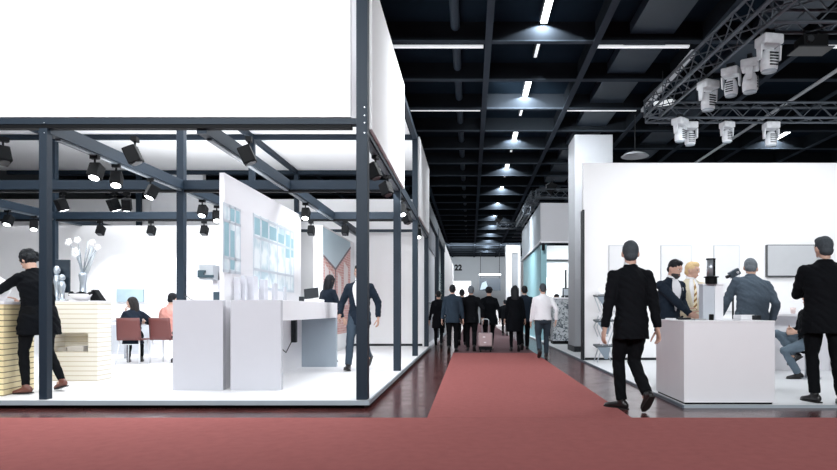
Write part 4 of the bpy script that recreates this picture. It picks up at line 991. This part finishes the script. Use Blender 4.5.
# far stand on the other side
t = empty('canopy_fascia', (4,24,3.5)); tag(t, 'large pale grey box fascia hanging over the far stand beside the pillar', 'fascia')
fx0 = X(540.5,20.6)
MB().box(fx0,7,20.6,20.7,Zh(242,20.6),Zh(203,20.6)).build('front_panel', mat('fascia_grey',(.52,.52,.55),.6,var=.05,scale=.8), t)
MB().box(fx0,fx0+.1,20.7,28,Zh(242,20.6),Zh(203,20.6)).build('side_panel', mat('fascia_blue_grey',(.36,.41,.46),.6,var=.05), t)
MB().box(fx0-.02,7,20.56,20.6,Zh(243,20.6),Zh(241.3,20.6)).build('lower_trim', M_WHITE, t)
MB().box(fx0-.03,fx0,20.56,28,Zh(243,20.6),Zh(241.3,20.6)).build('lower_trim', M_WHITE, t)
tag(MB().box(fx0+.05,fx0+.25,20.9,27.8,RZ,Zh(244,20.6)).build('wall_far_stand_side', mat('aqua_wall',srgb(150,196,206),.5,var=.05,scale=1)), kind='structure')
tag(MB().box(fx0+.3,8,23.5,23.7,RZ,3.6).build('wall_far_stand_back', M_WALL), kind='structure')
tag(MB().box(X(565,19.8),X(566.2,19.8),19.7,19.85,RZ,Zh(270,19.8)).build('trim_3', M_DKGREY), kind='structure')
MBX = empty('shelf_rail', (3.2,23.4,2.3)); tag(MBX, 'thin dark shelf line on the back wall of the far stand', 'shelf'); MB().box(fx0+.3,7,23.3,23.5,Zh(260.6,23.4),Zh(259.6,23.4)).build('board', M_DKGREY, MBX)
tag(MB().box(X(541.5,23),X(558,23),23.42,23.5,Zh(300,23),Zh(277,23)).build('light_box', mat('light_box_white',(.95,.95,.97),.5,emit=1.2)), 'glowing white light box on the back wall behind the man in the white shirt', 'light box')
t = empty('arm_lamp', (X(543.5,20.4),20.5,Zh(243,20.5))); tag(t, 'small dark arm lamp under the edge of the pale grey fascia', 'lamp'); x = X(543.5,20.45)
MB().cyl((x,20.5,Zh(243,20.5)),(x,20.5,Zh(245,20.5)),.03,8).build('arm', M_DKGREY, t); MB().obox((x,20.5,Zh(247.5,20.5)),.05,.06,.10,Matrix.Identity(3)).build('head', M_BLACK, t, bevel=.02)
def pattern():
    m = bpy.data.materials.new('scribbled_print'); m.use_nodes = True; nt = m.node_tree; b = nt.nodes['Principled BSDF']
    tc = nt.nodes.new('ShaderNodeTexCoord'); nz = nt.nodes.new('ShaderNodeTexNoise'); nz.inputs['Scale'].default_value = 9; nz.inputs['Detail'].default_value = 5; nz.inputs['Distortion'].default_value = 1.5
    r = nt.nodes.new('ShaderNodeValToRGB'); e = r.color_ramp.elements; e[0].position = .42; e[0].color = (.08,.10,.12,1); e[1].position = .52; e[1].color = (.52,.55,.58,1)
    nt.links.new(tc.outputs['Object'], nz.inputs[0]); nt.links.new(nz.outputs['Fac'], r.inputs[0]); nt.links.new(r.outputs[0], b.inputs['Base Color']); return m
t = empty('patterned_counter', (X(561,18.6),18.8,RZ)); tag(t, 'counter with a grey scribbled print at the far stand beside the pillar', 'counter')
MB().box(X(553,18.5),X(572,18.5),18.5,19.1,RZ+.1,Zh(299,18.5)).build('body', pattern(), t)
MB().box(X(552,18.5),X(573,18.5),18.45,19.15,Zh(299,18.5),Zh(297.5,18.5)).build('worktop', M_WHITE, t)
MB().box(X(553,18.5),X(572,18.5),18.52,19.05,RZ,RZ+.1).build('plinth', M_BLACK, t)
ct_ = Zh(297.5,18.5)
t = empty('monitor', (X(568,18.7),18.75,ct_)); tag(t, 'dark-framed monitor with a pale screen on the patterned counter', 'monitor'); x = X(568,18.75)
MB().box(x-.17,x+.2,18.72,18.77,ct_+.04,Zh(288,18.75)).build('frame', M_DKGREY, t); MB().box(x-.14,x+.18,18.71,18.72,ct_+.07,Zh(289,18.75)).build('display', mat('pale_display2',(.5,.55,.6),.3), t); MB().box(x-.08,x+.08,18.7,18.8,ct_,ct_+.04).build('foot', M_DKGREY, t)
tag(MB().box(X(561.5,18.7)-.0,X(563,18.7)+.02,18.6,18.75,ct_,ct_+.06).build('stapler', M_BLACK), 'tiny black object beside the monitor on the patterned counter', 'object')
def far_truss(p,q,label): 
    return truss(label,p,q,.28)
zt = Zh(194,20.6)
far_truss((X(536,20.6),20.62,zt),(7,20.62,zt),'aluminium truss along the front of the far fascia')
far_truss((X(536,20.6),20.8,zt),(X(536,20.6),27.8,zt),'aluminium truss running along the aisle side of the far fascia')
far_truss((X(497,28),28,zt-.05),(X(523,28),28,zt-.05),'short aluminium truss sticking out over the aisle at the end of the far fascia')
for px,py,Y,lab in ((551,188,20.6,'dark spotlight tilted up on top of the far fascia'),(499,219,27.95,'dark spotlight under the short truss over the aisle')):
    x,z = X(px,Y),Zh(py,Y); t = empty('stage_spotlight',(x,Y,z)); tag(t,lab,'spotlight')
    MB().obox((x,Y,z),.13,.12,.18,Matrix.Rotation(.6,3,'Y')).build('head', M_BLACK, t, bevel=.03); MB().cyl((x,Y,z-.15),(x,Y,z-.36) if py < 200 else (x,Y,z+.25),.03,8).build('stem', M_DKGREY, t)
    MB().tube([(x-.16,Y,z-.1),(x-.17,Y,z+.1),(x+.12,Y,z+.28)],.018,8).build('bracket', M_ALU, t, smooth=True)
# farther stands and the end of the hall
t = empty('tower', (X(513,34),34.5,0)); tag(t, 'pale square tower with a grey recess, behind the long-haired woman', 'tower')
MB().box(X(506,34),X(520.5,34),34.1,35,0,Zh(245,34)).build('core', mat('tower_recess',(.30,.32,.35),.6), t)
for a,b_,c_ in ((506,512,0),(518,520.5,0),(512,518,3)): MB().box(X(a,34),X(b_,34),34,34.1,0 if not c_ else Zh(253,34),Zh(245,34)).build('cladding', mat('tower_pale',(.70,.71,.74),.6), t)
t = empty('tower', (X(522,36),36,0)); tag(t, 'brightly lit white block beside the pale tower, far down the aisle', 'block')
MB().box(X(510,36.5),X(545,36.5),36.5,37,0,Zh(262,36.5)).build('block', M_WALL, t)
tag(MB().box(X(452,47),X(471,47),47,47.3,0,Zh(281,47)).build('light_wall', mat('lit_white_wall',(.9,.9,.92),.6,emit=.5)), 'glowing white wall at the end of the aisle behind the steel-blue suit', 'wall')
t = empty('overhead_sign', (X(490,46),46,Zh(290,46))); tag(t, 'dark blue hanging screen at the end of the aisle', 'screen')
MB().box(X(479.5,46),X(500.5,46),46,46.2,Zh(290.5,46),Zh(278,46)).build('screen', mat('dark_blue_screen',(.03,.05,.075),.4), t)
MB().prism([(X(480,46),45.98,Zh(290,46)),(X(488,46),45.98,Zh(288,46)),(X(486,46),45.98,Zh(281,46)),(X(482,46),45.98,Zh(283,46))],(0,.01,0)).build('picture', mat('screen_picture',(.35,.45,.52),.4), t)
MB().box(X(479,46),X(501,46),46,46.2,Zh(275.2,46),Zh(273.8,46)).build('light_bar', mat('bar_glow',(.9,.95,1),.5,emit=1.6), t)
for px in (480.5,499.5): MB().cyl((X(px,46),46.1,Zh(278,46)),(X(px,46),46.1,5.5),.02,8).build('hanger', M_DKGREY, t)
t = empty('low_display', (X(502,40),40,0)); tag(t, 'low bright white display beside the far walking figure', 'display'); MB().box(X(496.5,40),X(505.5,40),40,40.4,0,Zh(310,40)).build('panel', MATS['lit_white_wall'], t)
# hall number on the end wall
cu = bpy.data.curves.new('hall_number','FONT'); cu.body = '22'; cu.align_x = 'CENTER'; cu.size = 1.0; cu.extrude = .02; cu.offset = .045
o = bpy.data.objects.new('hall_number', cu); C.objects.link(o); o.rotation_euler = (PI/2,0,0); o.location = (X(458.2,49.9),49.982,Zh(270.2,49.9)); o.scale = (.62,.66,1)
o.data.materials.append(M_BLACK)
me = bpy.data.meshes.new_from_object(o.evaluated_get(bpy.context.evaluated_depsgraph_get())); loc, rot, sc = o.location.copy(), o.rotation_euler.copy(), o.scale.copy()
bpy.data.objects.remove(o); o = bpy.data.objects.new('hall_number', me); C.objects.link(o); o.location, o.rotation_euler, o.scale = loc, rot, sc
tag(o, 'black hall number 22 on the grey end wall above the walkers', 'sign')

# suitcase
Yc = 15.2; x0,x1 = X(478.5,Yc),X(492.5,Yc); xm = (x0+x1)/2
t = empty('suitcase', (xm,Yc,.012)); tag(t, 'silver-pink wheeled suitcase pulled along the carpet', 'suitcase')
cse = mat('suitcase_shell', srgb(176,156,158), .35, metal=.3, var=.05)
MB().box(x0,x1,Yc,Yc+.24,.15,.50).build('shell', cse, t, bevel=.03)
MB().box(x0+.01,x1-.01,Yc+.01,Yc+.23,.07,.15).build('base', M_BLACK, t)
for q in (x0+.05,x1-.05): MB().cyl((q-.02,Yc+.05,.055),(q+.02,Yc+.05,.055),.043,14).build('wheel', M_BLACK, t)
hn = MB(); hn.tube([(xm-.085,Yc+.12,.48),(xm-.085,Yc+.12,.82),(xm-.05,Yc+.12,.85),(xm+.05,Yc+.12,.85),(xm+.085,Yc+.12,.82),(xm+.085,Yc+.12,.48)],.012,8); hn.build('handle', M_ALU, t, smooth=True)
for px,py in ((484,337),(485,342.5)): MB().box(X(px,Yc)-.03,X(px,Yc)+.03,Yc-.004,Yc+.002,Zh(py,Yc)-.015,Zh(py,Yc)+.015).build('sticker', M_WHITE, t)
# ================================================================ light
def area(loc, tgt, power, sx, sy, col=(1,1,1), spread=180):
    l = bpy.data.lights.new('area','AREA'); l.shape = 'RECTANGLE'; l.size = sx; l.size_y = sy; l.energy = power; l.color = col; l.spread = math.radians(spread)
    o = bpy.data.objects.new('area', l); C.objects.link(o); o.location = loc
    o.rotation_euler = (Vector(tgt)-Vector(loc)).to_track_quat('-Z','Y').to_euler(); return o
COOL = (.93,.97,1)
area((-3.5,-3.0,5.3),(-4,6.6,3.4), 330, 9, 1.2, COOL, 120)          # unseen lights added behind the camera to brighten both stand fronts
area((4.5,-3.0,5.3),(4,7,1.6), 400, 8, 1.2, COOL, 120)
area((-4.0,1.2,5.45),(-4.6,6.6,4.0), 235, 7, .6, COOL, 110)           # unseen floods added to whiten the front fascia
area((1.6,11.0,5.4),(-1.2,10.2,4.0), 110, 3, .4, COOL, 90)           # unseen flood added over the aisle to brighten the fascia's side panels
area((-3.0,9.6,4.6),(-3.0,9.6,0), 215, 3.0, 5.0, COOL)          # lamps inside the white stand
area((-6.8,9.6,4.6),(-6.8,9.6,0), 225, 3.5, 5.0, COOL)
area((-4.5,11.6,2.9),(-4.5,16.5,2.2), 70, 6, .3, COOL)
area((-1.5,8.5,2.9),(-3.0,8.9,1.6), 8, 3, .2, COOL)
area((-4.8,8.2,2.9),(-4.8,8.2,6), 30, 5, 1.0, COOL)  # unseen uplight added under the front of the canopy
area((-4.6,13.3,3.25),(-4.6,13.6,6), 75, 6.5, .5, COOL)                 # unseen uplight added to brighten the back of the canopy
area((6.0,10.4,4.3),(6.0,12.6,1.7), 95, 6, .5, COOL)            # stage lights towards the blank wall
area((5.2,8.4,4.2),(5.2,8.9,0), 120, 5, 1.5, COOL)
area((.6,19,5.3),(.6,19,0), 40, 1.5, 10, COOL)                 # aisle
area((.6,33,5.3),(.6,33,0), 260, 2, 14, COOL)
area((4.2,22,3.4),(4.2,23.4,1.0), 80, 3, .6, COOL)
area((1.4,30,5.2),(2.6,35,2.6), 90, 1.5, 1, COOL, 90)  # unseen lights added to brighten the tower, aqua wall and second stand
area((1.0,23.5,4.6),(2.6,24,2.4), 90, .5, 4, COOL, 100)
area((.2,21,5.0),(-1.3,20.5,2.4), 70, .5, 5, COOL, 100)
area((.5,40,5.2),(.5,50,3), 900, 8, 1, COOL)  # unseen light added to lift the end wall
area((.8,12,5.3),(4.0,20.6,4.0), 110, 1, 1, COOL, 90)
for px in (100,151,204): spot((X(px,13.0),13.05,2.75),(0,.42,-1), 60, 1.35, .35, .05, COOL)
for y in (7.5,8.8,10.5): spot((XB,y,2.7),(.2,.1,-1), 40, 1.6, .6, .05, COOL)
spot((-5.9,6.3,2.95),(.1,.22,-1), 30, 1.1, .6, .04, (1,.86,.5))

w = bpy.data.worlds.new('World'); bpy.context.scene.world = w; w.use_nodes = True
w.node_tree.nodes['Background'].inputs[0].default_value = (.5,.62,.75,1); w.node_tree.nodes['Background'].inputs[1].default_value = .02

cam = bpy.data.cameras.new('camera'); co = bpy.data.objects.new('camera', cam); C.objects.link(co); bpy.context.scene.camera = co
co.location = (0,0,CH); co.rotation_euler = (PI/2,0,0)
cam.sensor_width = 36; cam.lens = 36*F/837; cam.shift_x = -(CX-418.5)/837; cam.shift_y = (HY-235)/837; cam.clip_end = 200
vs = bpy.context.scene.view_settings; vs.view_transform = 'Standard'; vs.look = 'None'; vs.gamma = 1; vs.exposure = 0; vs.use_curve_mapping = False
